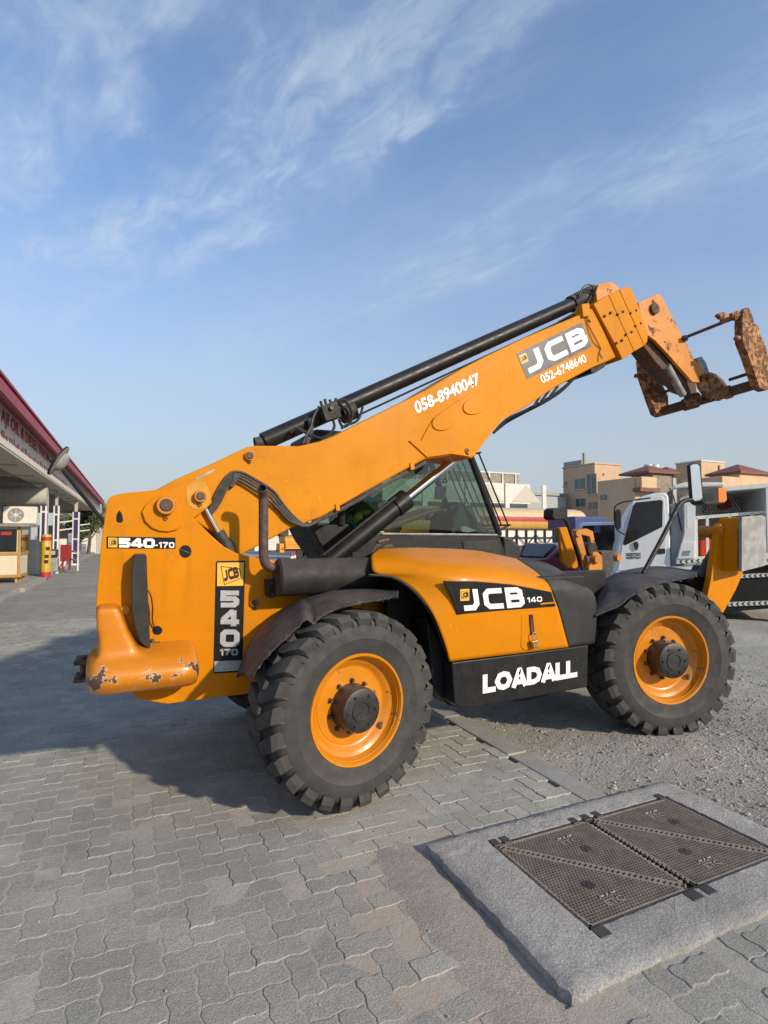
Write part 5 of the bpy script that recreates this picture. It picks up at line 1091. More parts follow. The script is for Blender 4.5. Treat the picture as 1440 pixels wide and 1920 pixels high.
rc = aZ(123, 1069, .1); RD = thing('red_cabinet', (rc.x, rc.y, .1), 'red metal cabinet on two legs at the station kerb', 'cabinet')
MB().box((rc.x - .22, rc.y - .15, .52), (rc.x + .22, rc.y + .15, 1.28)).build('body', 'signal_red', RD, bevel=.015)
for s in (-.16, .12): MB().box((rc.x + s, rc.y - .1, .1), (rc.x + s + .07, rc.y + .1, .53)).build('leg', 'signal_red', RD)
wb = aZ(116, 1067, .1); tag(MB().box((wb.x - .25, wb.y + .6, .1), (wb.x + .1, wb.y + 1, 1.55)).build('white_post', 'panel_white', bevel=.02), 'white post box standing behind the red cabinet', 'post')
wc = aZ(70, 1078, .1); tag(MB().box((wc.x - .35, wc.y, .1), (wc.x + .1, wc.y + .5, 1.55)).build('white_locker', 'panel_white', bevel=.02), 'white locker standing left of the yellow drum', 'locker')
# guard rail at the far column
g0, g1 = aZ(130, 1063, .15), aZ(158, 1060, .15); GR = thing('guard_rail', (g0.x, g0.y, .1), 'low white guard rail at the foot of the far blue column', 'rail')
for z in (.55, .95): MB().tube([V(g0.x, g0.y, z), V(g1.x, g1.y - 4, z)], .04, 6).build('rail', 'panel_white', GR)
for t in (0, 1): q = g0.lerp(g1 - V(0, 4, 0), t); MB().tube([V(q.x, q.y, .1), V(q.x, q.y, 1)], .04, 6).build('post', 'panel_white', GR)

# boundary wall with outriggers, trees beyond ----------------------
p0 = aD(168, 1050, 52); Wl = thing('boundary_wall', (p0.x, p0.y, 0), 'pale boundary wall and gate with slanted wire outriggers', 'wall')
MB().box((p0.x - .3, p0.y, 0), (p0.x + 9, p0.y + .3, 2.6)).build('wall', 'wall_white', Wl)
MB().box((p0.x + .55, p0.y - .04, .1), (p0.x + 2.5, p0.y - .002, 2.3)).build('gate', 'shutter_grey', Wl)
for k in range(7):
    for s in (-1, 1): MB().tube([V(p0.x + .2 + k * 1.2, p0.y + .1, 2.6), V(p0.x + .2 + k * 1.2 + s * .55, p0.y + .1, 3.25)], .05, 5).build('outrigger', 'panel_white', Wl)
def leafmesh(ctr, rad3, n, size, seed):
    rn = random.Random(seed); mb = MB(); cl = [Vector((rn.gauss(0, .45), rn.gauss(0, .45), rn.gauss(0, .42))) for _ in range(26)]
    for _ in range(n):
        c = rn.choice(cl); v = c + Vector((rn.gauss(0, .16), rn.gauss(0, .16), rn.gauss(0, .13)))
        if v.length > 1.15: continue
        p = ctr + Vector((v.x * rad3[0], v.y * rad3[1], v.z * rad3[2])); a = Vector((rn.gauss(0, 1), rn.gauss(0, 1), rn.gauss(0, 1))).normalized(); b = a.orthogonal().normalized(); s = size * rn.uniform(.6, 1.3)
        mb.add([p - a * s, p + b * s * .5, p + a * s, p - b * s * .5], [(0, 1, 2, 3)])
    return mb
def tree(px, D, h, w, label, seed, th=1.2):
    b = aD(px, 1003, D); b.z = 0; t = thing('tree', b, label, 'tree', 'trees behind the station')
    tk = MB().tube([b, b + V(.1, 0, h * .3), b + V(.05, .1, h * .62)], [.16, .12, .07], 8)
    for k in range(6):
        a = k * 1.05; tk.tube([b + V(.08, .03, h * (.3 + .05 * k)), b + V(cos(a) * w * .3, sin(a) * w * .3, h * (.55 + .05 * k)), b + V(cos(a) * w * .45, sin(a) * w * .45, h * (.68 + .04 * k))], [.06, .04, .02], 6)
    tk.build('trunk', 'bark', t); leafmesh(b + V(0, 0, h * .66), (w * .62, w * .62, h * .36), 5200, .10, seed).build('crown', 'leaf', t, smooth=0, recalc=False)
tree(166, 47, 4.2, 2.6, 'bushy green tree between the canopy end and the boundary wall', 3)
tree(186, 70, 6.0, 4.2, 'taller tree rising behind the slanted wire outriggers', 5)
tree(150, 60, 5.0, 4.0, 'low green tree seen under the canopy end', 8)
hb = aD(178, 1003, 110); HB = thing('white_house', (hb.x, hb.y, 0), 'small pale house far behind the boundary wall', 'house')
MB().box((hb.x - 4, hb.y, 0), (hb.x + 8, hb.y + 8, 6.0)).build('wall', 'wall_white', HB)
for k in range(3): MB().box((hb.x - 2.5 + 2.6 * k, hb.y - .05, 3.6), (hb.x - 1.3 + 2.6 * k, hb.y - .002, 5)).build('window', 'window_dark', HB)

# seen between exhaust and cab --------------------------------------
D0 = 40; k_ = D0 / F
def at0(px, py, D=D0): return aD(px, py, D)
tb = at0(555, 1003); tb.z = 0
TR = thing('yellow_trailer', (tb.x, tb.y, 0), 'yellow ribbed hopper trailer parked behind the exhaust pipe', 'trailer')
x0, x1 = at0(532, 1003).x, at0(590, 1003).x + .6; yt = tb.y
def zat(py, D=D0): return aD(555, py, D).z
z1, z0 = zat(1005), zat(1029); bodyp = [V(x0 - .05, yt, z1), V(x1, yt, z1), V(x1, yt, z0), V(x0 + .1, yt, z0)]
MB().prism(bodyp, (0, 1.8, 0)).build('hopper', 'trailer_yellow', TR, bevel=.03)
for f in (.08, .42, .62, .8, .97): zz = z1 + (z0 - z1) * f; MB().box((x0 + .02, yt - .05, zz - .035), (x1, yt - .002, zz + .035)).build('rib', 'trailer_yellow', TR)
MB().box((x0 - .1, yt - .06, z1 - .02), (x1, yt + 1.85, z1 + .05)).build('top_rail', 'rust_dark', TR)
MB().box((at0(522, 1003).x, yt + .1, zat(1036)), (x0 - .01, yt + 1.2, zat(1019))).build('engine_box', 'trailer_yellow', TR, bevel=.03); tx = at0(526.5, 1003).x; MB().add([V(tx - .12, yt + .09, zat(1031)), V(tx + .2, yt + .09, zat(1031)), V(tx + .04, yt + .09, zat(1025))], [(0, 1, 2)]).build('warning_mark', 'cool_box', TR, smooth=0)
MB().box((at0(560, 1003).x, yt - .06, zat(1027)), (at0(566, 1003).x, yt - .051, zat(1020))).build('plate', 'panel_white', TR)
for px in (566, 580): MB().lathe([(0, -.1), (.33, -.1), (.36, -.06), (.36, .1), (0, .1)], T(at0(px, 1003).x, yt + .25, .36), 20).build('wheel', 'tyre_black', TR)
MB().box((x0, yt + .2, .55), (x1, yt + 1.6, .70)).build('chassis', 'rust_dark', TR); MB().tube([V(x0, yt + .6, .6), V(x0 - 1.4, yt + .6, .6), V(x0 - 1.4, yt + .6, .05)], .05, 6).build('drawbar', 'rust_dark', TR)
for i, px in enumerate((547, 552)):
    c = at0(px, 1046, 33 + 1.2 * i); c.z = 0; CN = thing('traffic_cone', c, ('pink-red traffic cone under the yellow trailer, the nearer one' if i == 0 else 'pink-red traffic cone just behind another cone by the trailer'), 'cone', 'cones by the yellow trailer')
    M = T(c) @ Matrix.Rotation(pi / 2, 4, 'X'); MB().lathe([(.17, .03), (.03, .72), (0, .72)], M, 16).build('cone', 'cone_pink', CN); MB().box((c.x - .2, c.y - .2, 0), (c.x + .2, c.y + .2, .035)).build('base', 'cone_pink', CN); MB().lathe([(.115, .34), (.087, .48)], M, 16).build('band', 'panel_white', CN)
sb = aD(560, 1003, 62); SB = thing('shop_building', (sb.x, sb.y, 0), 'cream low building with wide windows behind the yellow trailer', 'building')
xa, xb = aD(470, 1003, 62).x, aD(660, 1003, 62).x; MB().box((xa, sb.y, 0), (xb, sb.y + 8, 5.2)).build('wall', 'wall_white', SB)
for px in (505, 522, 562, 585, 610): q = aD(px, 1003, 62).x; MB().box((q - .9, sb.y - .06, 1.7), (q + .9, sb.y - .003, 3.1)).build('window', 'window_green', SB); MB().box((q - 1, sb.y - .1, 3.1), (q + 1, sb.y - .004, 3.25)).build('lintel', 'panel_white', SB)
q = aD(543, 1003, 62).x; MB().box((q - .25, sb.y - .2, 2.6), (q + .25, sb.y - .07, 3.5)).build('banner', 'purple', SB)

# white public building with panelled parapet -----------------------
D1 = 46; WB = thing('panelled_building', aD(930, 1003, D1) * 1.0, 'cream building with brown panelled parapet and triangle reliefs', 'building'); WB.location.z = 0; WB['baked'] = list(WB.location)
c0, c1 = aD(995, 1003, D1), aD(700, 1003, D1); yb = c0.y; XA, XB = c0.x - 13.5, c0.x
def zz1(py): return aD(960, py, D1).z
zA, zB, zC = zz1(945), zz1(908), zz1(887)
MB().box((XA, yb, zA), (XB, yb + 10, zB)).build('band', 'wall_white', WB); MB().box((XA + .3, yb + .35, zB), (XB - .9, yb + 9, zC - .1)).build('parapet', 'stone_clad', WB)
MB().box((XA + .3, yb + .3, zC - .1), (XB - .8, yb + 9, zC)).build('coping', 'wall_white', WB)
x = XA + .3
while x < XB - .8: MB().box((x, yb + .25, zB), (x + .12, yb + .349, zC - .1)).build('mullion', 'wall_white', WB); x += 1.32
x = XA + .2; i = 0
while x < XB - 1:
    MB().add([V(x, yb - .02, zA + .15), V(x + 3, yb - .02, zA + .15), V(x + 1.5, yb - .02, zB - .1)], [(0, 1, 2)]).build('triangle_relief', 'wall_cream', WB, smooth=0, solid=.03)
    MB().box((x + 3.1, yb - .12, 0), (x + 3.5, yb - .01, zB)).build('pillar', 'wall_white', WB); x += 3.8
MB().box((XA, yb + 2.5, 0), (XB - .4, yb + 9, zA)).build('lower_wall', 'grey_wall', WB)
for k in range(10): MB().tube([V(XB - .6 - k * .9, yb + .4, 1.2), V(XB - .2 - k * .9, yb + .4, zA - .6)], .04, 5).build('rail_bar', 'rust_dark', WB)
for z in (1.9, 2.6, 3.2): MB().tube([V(XA, yb + .4, z), V(XB - .3, yb + .4, z)], .035, 5).build('rail_bar', 'rust_dark', WB)
# arabic word on the band, drawn as brush strokes
q = aD(770, 906, D1); A_ = lambda dx, dz: V(q.x + dx, yb - .05, zz1(906) + dz)
mk = MB()
for pl in ([(-1.0, -.2), (-.8, -.32), (-.6, -.2), (-.6, .0)], [(-.45, .55), (-.42, -.25)], [(-.2, .55), (-.17, -.25)], [(.05, .1), (.1, -.25), (.4, -.25), (.45, .05)], [(.45, -.25), (.75, -.25), (.8, .05)], [(.8, -.25), (1.1, -.2), (1.0, .1), (.8, .0)]): mk.tube([A_(*p) for p in pl], .055, 5)
mk.build('lettering', 'decal_black', WB)
gb = aD(1030, 1003, 64); GBd = thing('grey_shed', (gb.x, gb.y, 0), 'low pale grey shed between the panelled building and the beige house', 'building')
xa, xb = aD(975, 1003, 64).x, aD(1075, 1003, 64).x; zz = aD(1030, 929, 64).z; MB().box((xa, gb.y, 0), (xb, gb.y + 8, zz)).build('wall', 'grey_wall', GBd); MB().box((xa - .2, gb.y - .2, zz), (xb + .2, gb.y + 8.2, zz + .3)).build('roof', 'steel_grey', GBd)

# beige houses ------------------------------------------------------
def house_box(par, name, mat, pc, D, pyt, xw=None, yw=None, px2=None, z0=0, px0=None):
    """near-left corner at pixel column pc and depth D; px2 = pixel column of the right end of the front."""
    c = aD(pc, 1003, D); zt2 = aD(pc, pyt, D).z; x1 = aY(px2, 1003, c.y).x if px2 else c.x + xw
    if px0: yw = aX(px0, 1003, c.x).y - c.y
    MB().box((c.x, c.y, z0), (x1, c.y + yw, zt2)).build(name, mat, par, bevel=.04, seg=1); return c, x1, zt2
H1 = thing('beige_house', aD(1117, 1003, 62) * 1.0, 'square three-storey beige house with tall stair window', 'house'); H1.location.z = 0; H1['baked'] = list(H1.location)
c, x1, zt2 = house_box(H1, 'wall', 'house_beige', 1117, 62, 869, px0=1057, px2=1167)
MB().box((c.x - .08, c.y - .08, zt2), (x1 + .08, aX(1057, 1003, c.x).y + .08, zt2 + .15)).build('coping', 'house_tan', H1)
def win_left(par, c, px, py0, py1, w, inset=.06):
    p = aX(px, py0, c.x); q = aX(px, py1, c.x); a = MB().box((c.x - inset, p.y - w / 2, q.z), (c.x - .004, p.y + w / 2, p.z)).build('window', 'window_green', par)
    MB().box((c.x - inset - .06, p.y - w / 2 - .12, q.z - .16), (c.x - .005, p.y + w / 2 + .12, q.z - .01)).build('sill', 'house_tan', a); MB().box((c.x - inset - .03, p.y - .04, q.z), (c.x - inset - .001, p.y + .04, p.z)).build('mullion', 'grey_wall', a)
win_left(H1, c, 1087, 898, 917, 1.5); win_left(H1, c, 1109.5, 889, 926, 1.4); win_left(H1, c, 1089, 935, 950, 1.5); win_left(H1, c, 1060, 903, 911, .5); win_left(H1, c, 1112, 942, 955, 1.3)
MB().box((c.x + 1, c.y + 3, zt2 + .15), (c.x + 3.4, c.y + 6, zt2 + .9)).build('rooftop_unit', 'steel_grey', H1); MB().tube([V(c.x + .8, c.y + 2.4, zt2), V(c.x + .8, c.y + 2.4, zt2 + 1.6)], .18, 8).build('rooftop_pipe', 'steel_grey', H1)
MB().box((c.x + 1.2, c.y - .08, aD(1125, 890, 62).z), (c.x + 1.35, c.y - .004, zt2 - 1)).build('downpipe', 'roof_tile', H1)
H2 = thing('beige_wing', aD(1192, 1003, 52) * 1.0, 'lower beige house with framed balcony beside the square one', 'house'); H2.location.z = 0; H2['baked'] = list(H2.location)
c, x1, zt2 = house_box(H2, 'wall', 'house_beige', 1192, 52, 894, px0=1121, px2=1222); win_left(H2, c, 1132, 928, 938, .8)
MB().box((c.x + .1, c.y - .7, aD(1195, 915, 52).z), (x1, c.y - .002, aD(1195, 894, 52).z)).build('balcony', 'house_tan', H2, bevel=.05)
MB().box((c.x - .3, c.y - .9, aD(1195, 915, 52).z - .35), (x1 + .2, c.y - .003, aD(1195, 915, 52).z - .01)).build('balcony_ledge', 'roof_tile', H2)
MB().box((c.x + .6, c.y - .05, 3.2), (c.x + 1.6, c.y - .004, 5.0)).build('window', 'window_green', H2)
H3 = thing('tower_house', aD(1226, 1003, 56) * 1.0, 'stone-clad stair tower with a red pyramid tile roof', 'house'); H3.location.z = 0; H3['baked'] = list(H3.location)
c, x1, zt2 = house_box(H3, 'wall', 'stone_clad', 1226, 56, 883, px0=1212, px2=1262)
def pyramid(par, x0, x1, y0, y1, z, h, ov=.4):
    m = V((x0 + x1) / 2, (y0 + y1) / 2, z + h); b = [V(x0 - ov, y0 - ov, z), V(x1 + ov, y0 - ov, z), V(x1 + ov, y1 + ov, z), V(x0 - ov, y1 + ov, z)]
    MB().add(b + [m] + [p - V(0, 0, .2) for p in b], [(0, 1, 4), (1, 2, 4), (2, 3, 4), (3, 0, 4), (0, 5, 6, 1), (1, 6, 7, 2), (2, 7, 8, 3), (3, 8, 5, 0), (5, 8, 7, 6)]).build('roof', 'roof_tile', par, smooth=0)
pyramid(H3, c.x - .6, x1 + .3, c.y, c.y + 3.0, zt2, .85)
H4 = thing('rear_house', aD(1265, 1003, 70) * 1.0, 'house with red hipped roof and rooftop tanks behind the tower', 'house'); H4.location.z = 0; H4['baked'] = list(H4.location)
c, x1, zt2 = house_box(H4, 'wall', 'grey_wall', 1264, 66, 889, yw=4, px2=1320); pyramid(H4, c.x, c.x + 4, c.y, c.y + 5, zt2, 1.3)
house_box(H4, 'roof_room', 'house_beige', 1208, 78, 880, yw=2, px2=1262); house_box(H4, 'roof_room', 'wall_white', 1292, 80, 877, yw=3, px2=1330)
for px in (1215, 1228, 1276): q = aD(px, 878, 78); MB().tube([V(q.x, q.y, q.z - .6), V(q.x, q.y, q.z + .5)], .55, 12).build('water_tank', 'panel_white', H4)
H5 = thing('tan_block', aD(1318, 1003, 58) * 1.0, 'plain tan three-storey block behind the truck mirror', 'house'); H5.location.z = 0; H5['baked'] = list(H5.location)
c, x1, zt2 = house_box(H5, 'wall', 'house_tan', 1318, 58, 864, yw=3, px2=1362); MB().box((x1 - 1.1, c.y - .1, zt2 - 2.6), (x1 - .9, c.y - .004, zt2 - .3)).build('downpipe', 'roof_tile', H5); MB().box((c.x - .06, c.y - .06, zt2), (x1 + .06, c.y + 3.06, zt2 + .15)).build('coping', 'wall_white', H5)
H6 = thing('long_tan_house', aD(1358, 1003, 50) * 1.0, 'long tan house with a red hipped roof at the right edge', 'house'); H6.location.z = 0; H6['baked'] = list(H6.location)
c, x1, zt2 = house_box(H6, 'wall', 'house_tan', 1357, 50, 892, yw=4, xw=14); c2, x2, z2 = house_box(H6, 'upper_wall', 'house_tan', 1390, 52, 883, yw=3, xw=9, z0=zt2); pyramid(H6, c2.x, c2.x + 4.2, c2.y, c2.y + 3, z2, .95, .3)

# tanker -----------------------------------------------------------
D2 = 23; t0, t1 = aD(925, 1003, D2), aD(1112, 1003, D2); yt = t0.y * .5 + t1.y * .5
t0, t1 = aY(925, 1003, yt), aY(1100, 1003, yt); TK = thing('tanker_truck', (t0.x, yt, 0), 'yellow and cream tank truck with a red stripe behind the cab', 'truck')
zt2, zm0, zm1, zb2 = aY(1010, 951, yt).z, aY(1010, 970, yt).z, aY(1010, 977, yt).z, aY(1010, 1004, yt).z
L_ = t1.x - t0.x; xa = t0.x - 4
def tank_band(zlo, zhi, mat, name, out=0):
    prof = []
    for i in range(7):
        z = zlo + (zhi - zlo) * i / 6; t = (z - zb2) / (zt2 - zb2) * 2 - 1; prof.append((z, .95 * (1 - abs(t) ** 3) ** .5 if abs(t) < 1 else 0))
    rows = [[V(x, yt + .95 - w - out, z) for x in (xa, t1.x)] for z, w in prof]; rows2 = [[V(x, yt + .95 + w + out, z) for x in (xa, t1.x)] for z, w in reversed(prof)]
    MB().grid(rows + rows2).build(name, mat, TK, smooth=60)
tank_band(zm1, zt2, 'tank_cream', 'tank_top'); tank_band(zb2, zm0 + .02, 'tank_yellow', 'tank_side'); tank_band(zm1 - .02, zm0 + .02, 'sign_red', 'stripe', .012)
MB().lathe([(0, 0), (.95, .0), (.95, -.2), (0, -.2)], T(t1.x, yt + .95, (zt2 + zb2) / 2) @ Matrix.Rotation(-pi / 2, 4, 'Z') @ Matrix.Scale((zt2 - zb2) / 1.9, 4, V(0, 0, 1)), 24).build('tank_end', 'tank_cream', TK)
MB().box((xa, yt + .2, .7), (t1.x + 1.5, yt + 1.7, zb2 + .1)).build('chassis', 'rust_dark', TK)
for x in (xa + 1, xa + 2.1, t1.x - .5): MB().lathe([(0, -.12), (.45, -.12), (.5, -.08), (.5, .12), (0, .12)], T(x, yt + .2, .56), 22).build('wheel', 'tyre_black', TK)
BC = thing('blue_truck', (t1.x, yt - 1, 0), 'blue truck body showing left of the white van', 'truck')
b0, b1 = aY(1078, 968, yt - 2.5), aY(1100, 1000, yt - 2.5); MB().box((b0.x, yt - 2.5, .9), (b1.x + 1, yt - 1, b0.z)).build('body', 'blue_paint', BC, bevel=.05)
for x in (b0.x + .4, b1.x + .4): MB().lathe([(0, -.12), (.45, -.12), (.5, -.08), (.5, .12), (0, .12)], T(x, yt - 2.3, .56), 22).build('wheel', 'tyre_black', BC)
# flatbed with lattice side ----------------------------------------
yf = aD(990, 1003, 17.5).y; f0, f1 = aY(936, 1003, yf), aY(1040, 1003, yf); fz0, fz1 = aY(990, 1024, yf).z, aY(990, 992, yf).z
FB = thing('flatbed_truck', (f0.x, yf, 0), 'white flatbed truck with black lattice side panels', 'truck')
MB().box((f0.x - 2, yf + .02, fz0 - .06), (f1.x, yf + 2, fz0 + .04)).build('bed', 'truck_white', FB); MB().box((f0.x - 2, yf + .06, fz0 + .05), (f1.x - .05, yf + .09, fz1 - .04)).build('side_board', 'truck_cream', FB)
x = f0.x - 1.9; n = 11; w = (f1.x - x) / n
for i in range(n + 1): MB().box((x + i * w - .02, yf, fz0), (x + i * w + .02, yf + .04, fz1)).build('lattice_post', 'black_frame', FB, smooth=0)
for z in (fz0, (fz0 + fz1) / 2, fz1): MB().box((x, yf - .005, z - .018), (f1.x, yf + .035, z + .018)).build('lattice_rail', 'black_frame', FB, smooth=0)
for i in range(n): MB().tube([V(x + (i + (i % 2)) * w, yf + .02, fz0), V(x + (i + 1 - (i % 2)) * w, yf + .02, (fz0 + fz1) / 2 + .1)], .014, 5).build('lattice_brace', 'black_frame', FB, smooth=0)
MB().box((f0.x - 2, yf + .05, .55), (f1.x + .3, yf + 1.9, fz0 - .06)).build('chassis', 'truck_white', FB, bevel=.03)
for q in (f0.x, f1.x - .4): MB().lathe([(0, -.1), (.36, -.1), (.4, -.06), (.4, .1), (0, .1)], T(q, yf + .15, .42), 20).build('wheel', 'tyre_black', FB)
# red saloon car ---------------------------------------------------
yc = aD(1010, 1003, 15.0).y; c0 = aY(986, 1003, yc); X0 = c0.x
RCAR = thing('red_car', (X0 + 2, yc, .07), 'dark red saloon car parked behind the telehandler', 'car')
prof = [(0, .52), (.02, .95), (.10, 1.02), (.75, 1.06), (1.25, 1.40), (1.75, 1.47), (2.6, 1.44), (3.25, 1.05), (4.2, .92), (4.55, .75), (4.58, .45), (4.4, .32), (.15, .34)]
MB().prism([V(X0 + a, yc, b + .05) for a, b in prof], (0, 1.75, 0)).build('body', 'car_red', RCAR, bevel=.11, seg=4)
MB().prism([V(X0 + .72, yc + .16, 1.115), V(X0 + 1.25, yc + .24, 1.455), V(X0 + 1.25, yc + 1.51, 1.455), V(X0 + .72, yc + 1.59, 1.115)], (-.03, 0, .03)).build('rear_window', 'window_dark', RCAR)
MB().prism([V(X0 + .95, yc - .004, 1.12), V(X0 + 1.35, yc - .004, 1.40), V(X0 + 2.55, yc - .004, 1.40), V(X0 + 3.05, yc - .004, 1.1)], (0, .02, 0)).build('side_window', 'window_dark', RCAR)
for y in (yc + .04, yc + 1.37): MB().box((X0 - .03, y, .82), (X0 + .06, y + .34, .98)).build('tail_lamp', 'tail_red', RCAR, bevel=.02)
MB().box((X0 - .045, yc + .66, .72), (X0 - .025, yc + 1.1, .86)).build('number_plate', 'panel_white', RCAR); MB().lathe([(.07, 0), (.07, .015), (.045, .015), (.045, 0)], T(X0 - .02, yc + .88, .99) @ Matrix.Rotation(pi / 2, 4, 'Z'), 16, close=True).build('badge', 'chrome', RCAR)
for x in (.85, 3.6): MB().lathe([(0, -.1), (.28, -.1), (.32, -.06), (.32, .1), (0, .1)], T(X0 + x, yc + .1, .38), 24).build('wheel', 'tyre_black', RCAR)
# white van seen from behind ---------------------------------------
vc = aD(1158, 1003, 13.2); vx = vc.x; vy1 = aX(1083, 1003, vx).y; vz = aX(1118, 979, vx).z
VN = thing('white_van', (vx + 1, vc.y, .07), 'white van with a large dark window between the far stabiliser and the truck', 'van')
MB().box((vx, vc.y, .45), (vx + 1.8, vy1, vz)).build('body', 'truck_white', VN, bevel=.09, seg=3)
w0, w1 = aX(1090, 986, vx), aX(1151, 1032, vx); MB().prism([aX(x, y, vx) for x, y in ((1094, 986), (1152, 984), (1153, 1033), (1086, 1031), (1088, 1003))], (-.015, 0, 0)).build('window', 'window_dark', VN)
MB().prism([aX(x, y, vx - .017) for x, y in ((1114, 978 + 8), (1126, 986), (1126, 999), (1114, 999))], (-.004, 0, 0)).build('sticker', 'blue_paint', VN, smooth=0)
for q in (vc.y + .8, vy1 - .8): MB().lathe([(0, -.1), (.3, -.1), (.33, -.06), (.33, .1), (0, .1)], T(vx + .08, q, .40) @ Matrix.Rotation(pi / 2, 4, 'Z'), 20).build('wheel', 'tyre_black', VN)

# white service truck ----------------------------------------------
YT = 0.0; TN = Vector((.70, .714, 0)); TP0 = aD(1200, 1003, 11.3)
def aT(px, py, o=0): d = ray(px, py); return O + d * ((TP0 + TN * o - O).dot(TN) / d.dot(TN))
def PT(pts, o): return [aT(p[0], p[1], o) for p in pts]
TQ = Matrix(((TN.y, TN.x, 0, 0), (-TN.x, TN.y, 0, 0), (0, 0, 1, 0), (0, 0, 0, 1)))      # truck side frame: local Y points away
tw0 = aT(1250, 1003, 1); TW = thing('service_truck', (tw0.x, tw0.y, .07), 'white service truck with open body parked behind the front wheel', 'truck')
def W(name, mat, pxs, Y0=YT, Y1=YT + 2.0, par=None, **k): return MB().prism(PT(pxs, Y0), TN * (Y1 - Y0)).build(name, mat, par or TW, **k)
cabp = [(1152, 1078), (1154, 1050), (1158, 1025), (1164, 1002), (1172, 975), (1184, 950), (1192, 938), (1204, 930), (1225, 925), (1248, 923), (1254, 930), (1257, 1000), (1258, 1078)]
W('cab', 'truck_white', cabp, bevel=.07, seg=4)
W('door', 'truck_white', [(1158, 1070), (1166, 1025), (1186, 941), (1192, 936), (1240, 930), (1246, 935), (1250, 1000), (1247, 1070)], YT - .015, YT + .02, bevel=.012)
W('door_window', 'window_dark', [(1168, 1020), (1172, 1023), (1242, 988), (1243, 940), (1239, 937), (1192, 942), (1187, 948)], YT - .022, YT + .0, bevel=.008)
W('door_handle', 'black_plastic', [(1231, 1033), (1234, 1029), (1246, 1028), (1248, 1031), (1247, 1038), (1233, 1039)], YT - .035, YT - .0, bevel=.006)
W('indicator', 'black_plastic', [(1188, 1017), (1195, 1015), (1198, 1022), (1195, 1032), (1190, 1028)], YT - .05, YT - .0, bevel=.01)
dl = []
for k, (y0, y1) in enumerate(((1043, 1037), (1048.5, 1044))): block_text('door_print', '140517041', 'decal_grey', TW, aT(1174, y0, YT - .02), aT(1201, y0 - .6, YT - .02), aT(1174, y1, YT - .02), w=.3).location = -Vector(TW['baked'])
W('roof_marker', 'black_plastic', [(1190, 936), (1220, 932), (1221, 935), (1192, 939)], YT - .02, YT + .04, bevel=.01)
W('windscreen', 'window_dark', [(1163, 1004), (1184, 951), (1187, 951), (1167, 1004)], YT + .12, YT + 1.88)
MB().tube(catmull(PT([(1172, 1003), (1155, 990), (1152, 960), (1155, 948), (1170, 941), (1186, 939)], YT - .25), 4), .014, 7).build('mirror_arm', 'black_frame', TW, loc=-Vector(TW['baked']))
W('mirror', 'black_plastic', [(1153, 962), (1156, 955), (1162, 954), (1165, 958), (1165, 988), (1161, 993), (1154, 991)], YT - .32, YT - .18, bevel=.02)
W('front_bumper', 'truck_white', [(1146, 1120), (1146, 1080), (1156, 1075), (1180, 1075), (1180, 1120)], YT + .05, YT + 1.95, bevel=.03)
W('cab_back', 'grey_wall', [(1258, 945), (1285, 938), (1286, 1060), (1258, 1075)], YT + .15, YT + 1.85, bevel=.02)
W('grab_handle', 'panel_white', [(1287, 947), (1290, 947), (1291, 990), (1288, 990)], YT - .10, YT - .07, bevel=.004)
W('body_post', 'truck_white', [(1283, 938), (1304, 932), (1304, 1046), (1270, 1050), (1278, 1020), (1283, 1000)], YT - .04, YT + .2, bevel=.01)
W('side_locker', 'truck_white', [(1270, 1048), (1278, 1018), (1302, 1016), (1302, 1047)], YT - .10, YT - .02, bevel=.008)
W('locker_label', 'steel_grey', [(1280, 1033), (1295, 1032), (1292, 1042), (1278, 1043)], YT - .104, YT - .099, smooth=0)
W('body_back_panel', 'truck_cream', [(1300, 925), (1520, 900), (1520, 1050), (1300, 1050)], YT + 1.5, YT + 1.6)
W('body_roof', 'truck_cream', [(1300, 924), (1345, 914), (1520, 898), (1520, 908), (1345, 922), (1300, 932)], YT - .06, YT + 1.6, bevel=.01)
W('body_floor', 'truck_cream', [(1268, 1047), (1520, 1032), (1520, 1044), (1268, 1058)], YT - .06, YT + 1.9, bevel=.01)
W('shelf', 'truck_cream', [(1303, 968), (1440, 957), (1520, 950), (1520, 955), (1440, 962), (1303, 974)], YT + .1, YT + 1.5)
for x in (1303, 1324, 1366, 1408): W('divider', 'truck_cream', [(x, 970 - (x - 1303) * .08), (x + 5, 970 - (x - 1303) * .08), (x + 6, 1048), (x + 1, 1048)], YT + .1, YT + .16)
W('body_end_post', 'truck_white', [(1436, 908), (1446, 907), (1450, 1045), (1440, 1046)], YT - .05, YT + 1.55)
W('mesh_panel_back', 'decal_black', rrect(1356, 948, 38, 17, 7), YT + 1.44, YT + 1.46, smooth=0)
mk = MB(); px = 1322
for i in range(14):
    for s in (-1, 1): mk.tube([aT(1320 + i * 5.6, 965, YT + 1.42), aT(1320 + i * 5.6 + s * 22, 931, YT + 1.42)], .012, 4)
mk.build('wire_mesh', 'panel_white', TW)
W('red_cloth', 'signal_red', [(1345, 950), (1352, 940), (1362, 934), (1370, 938), (1372, 950), (1362, 954), (1350, 955)], YT + 1.36, YT + 1.40, bevel=.01)
W('can', 'steel_grey', rrect(1424, 951, 4, 6, 1), YT + .9, YT + 1.1, bevel=.01)
cb = tag(W('cool_box', 'cool_box', [(1310, 1018), (1313, 1013), (1352, 1008), (1366, 1009), (1368, 1044), (1312, 1046)], YT + .2, YT + .9, bevel=.03, seg=3))
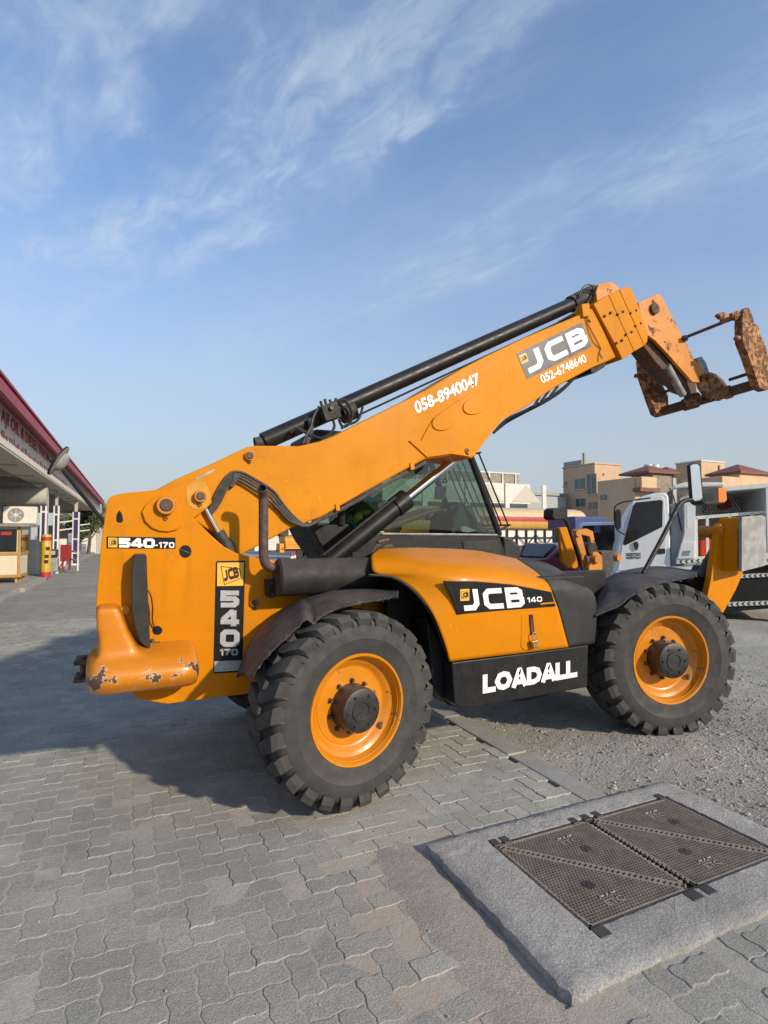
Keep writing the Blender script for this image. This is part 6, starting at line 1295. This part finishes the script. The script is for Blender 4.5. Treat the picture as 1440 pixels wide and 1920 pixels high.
def chevrons(px0, px1, py0, py1, hgt, Y):
    n = int((px1 - px0) / 9.5); b = W('reflective_strip', 'panel_white', [(px0, py0), (px1, py1), (px1, py1 + hgt), (px0, py0 + hgt)], Y - .01, Y, smooth=0); mk = MB()
    for i in range(n):
        x = px0 + (px1 - px0) * (i + .3) / n; y = py0 + (py1 - py0) * (i + .3) / n; w = 3.6
        mk.add(PT([(x + w, y + .6), (x + 2 * w, y + .6), (x + w, y + hgt / 2), (x, y + hgt / 2)], Y - .013), [(0, 1, 2, 3)]); mk.add(PT([(x, y + hgt / 2), (x + w, y + hgt / 2), (x + 2 * w, y + hgt - .6), (x + w, y + hgt - .6)], Y - .013), [(0, 1, 2, 3)])
    mk.build('chevron', 'decal_black', b, smooth=0, recalc=False)
chevrons(1270, 1345, 1050, 1045, 7, YT - .06); chevrons(1370, 1450, 1078, 1074, 7, YT + .1); chevrons(1366, 1450, 1129, 1126, 8, YT + .1)
W('under_rail', 'truck_white', [(1258, 1062), (1520, 1046), (1520, 1054), (1258, 1070)], YT + .0, YT + .1)
for x in (1282, 1306): W('rail_post', 'truck_white', [(x, 1056), (x + 6, 1056), (x + 6, 1100), (x, 1100)], YT + .02, YT + .1)
W('under_box', 'black_frame', [(1180, 1075), (1520, 1058), (1520, 1135), (1360, 1148), (1180, 1140)], YT + .12, YT + 1.9, bevel=.02)
for px in (1205, 1490): c = aT(px, 1100, .2); MB().lathe([(0, -.03), (.2, -.03), (.25, -.08), (.36, -.10), (.42, -.06), (.42, .16), (0, .16)], T(c.x, c.y, .07 + .42) @ TQ, 28).build('wheel', 'tyre_black', TW)
lbx = W('light_bar', 'panel_white', [(1262, 910), (1285, 904), (1358, 904), (1360, 911), (1290, 914), (1264, 916)], YT + .6, YT + .9, bevel=.03)
W('light_bar_stand', 'steel_grey', [(1272, 915), (1346, 913), (1346, 922), (1272, 926)], YT + .7, YT + .8)
MB().tube(catmull(PT([(1255, 915), (1262, 928), (1270, 960), (1278, 995)], YT + .05), 4), .014, 6).build('cable', 'black_frame', TW, loc=-Vector(TW['baked']))
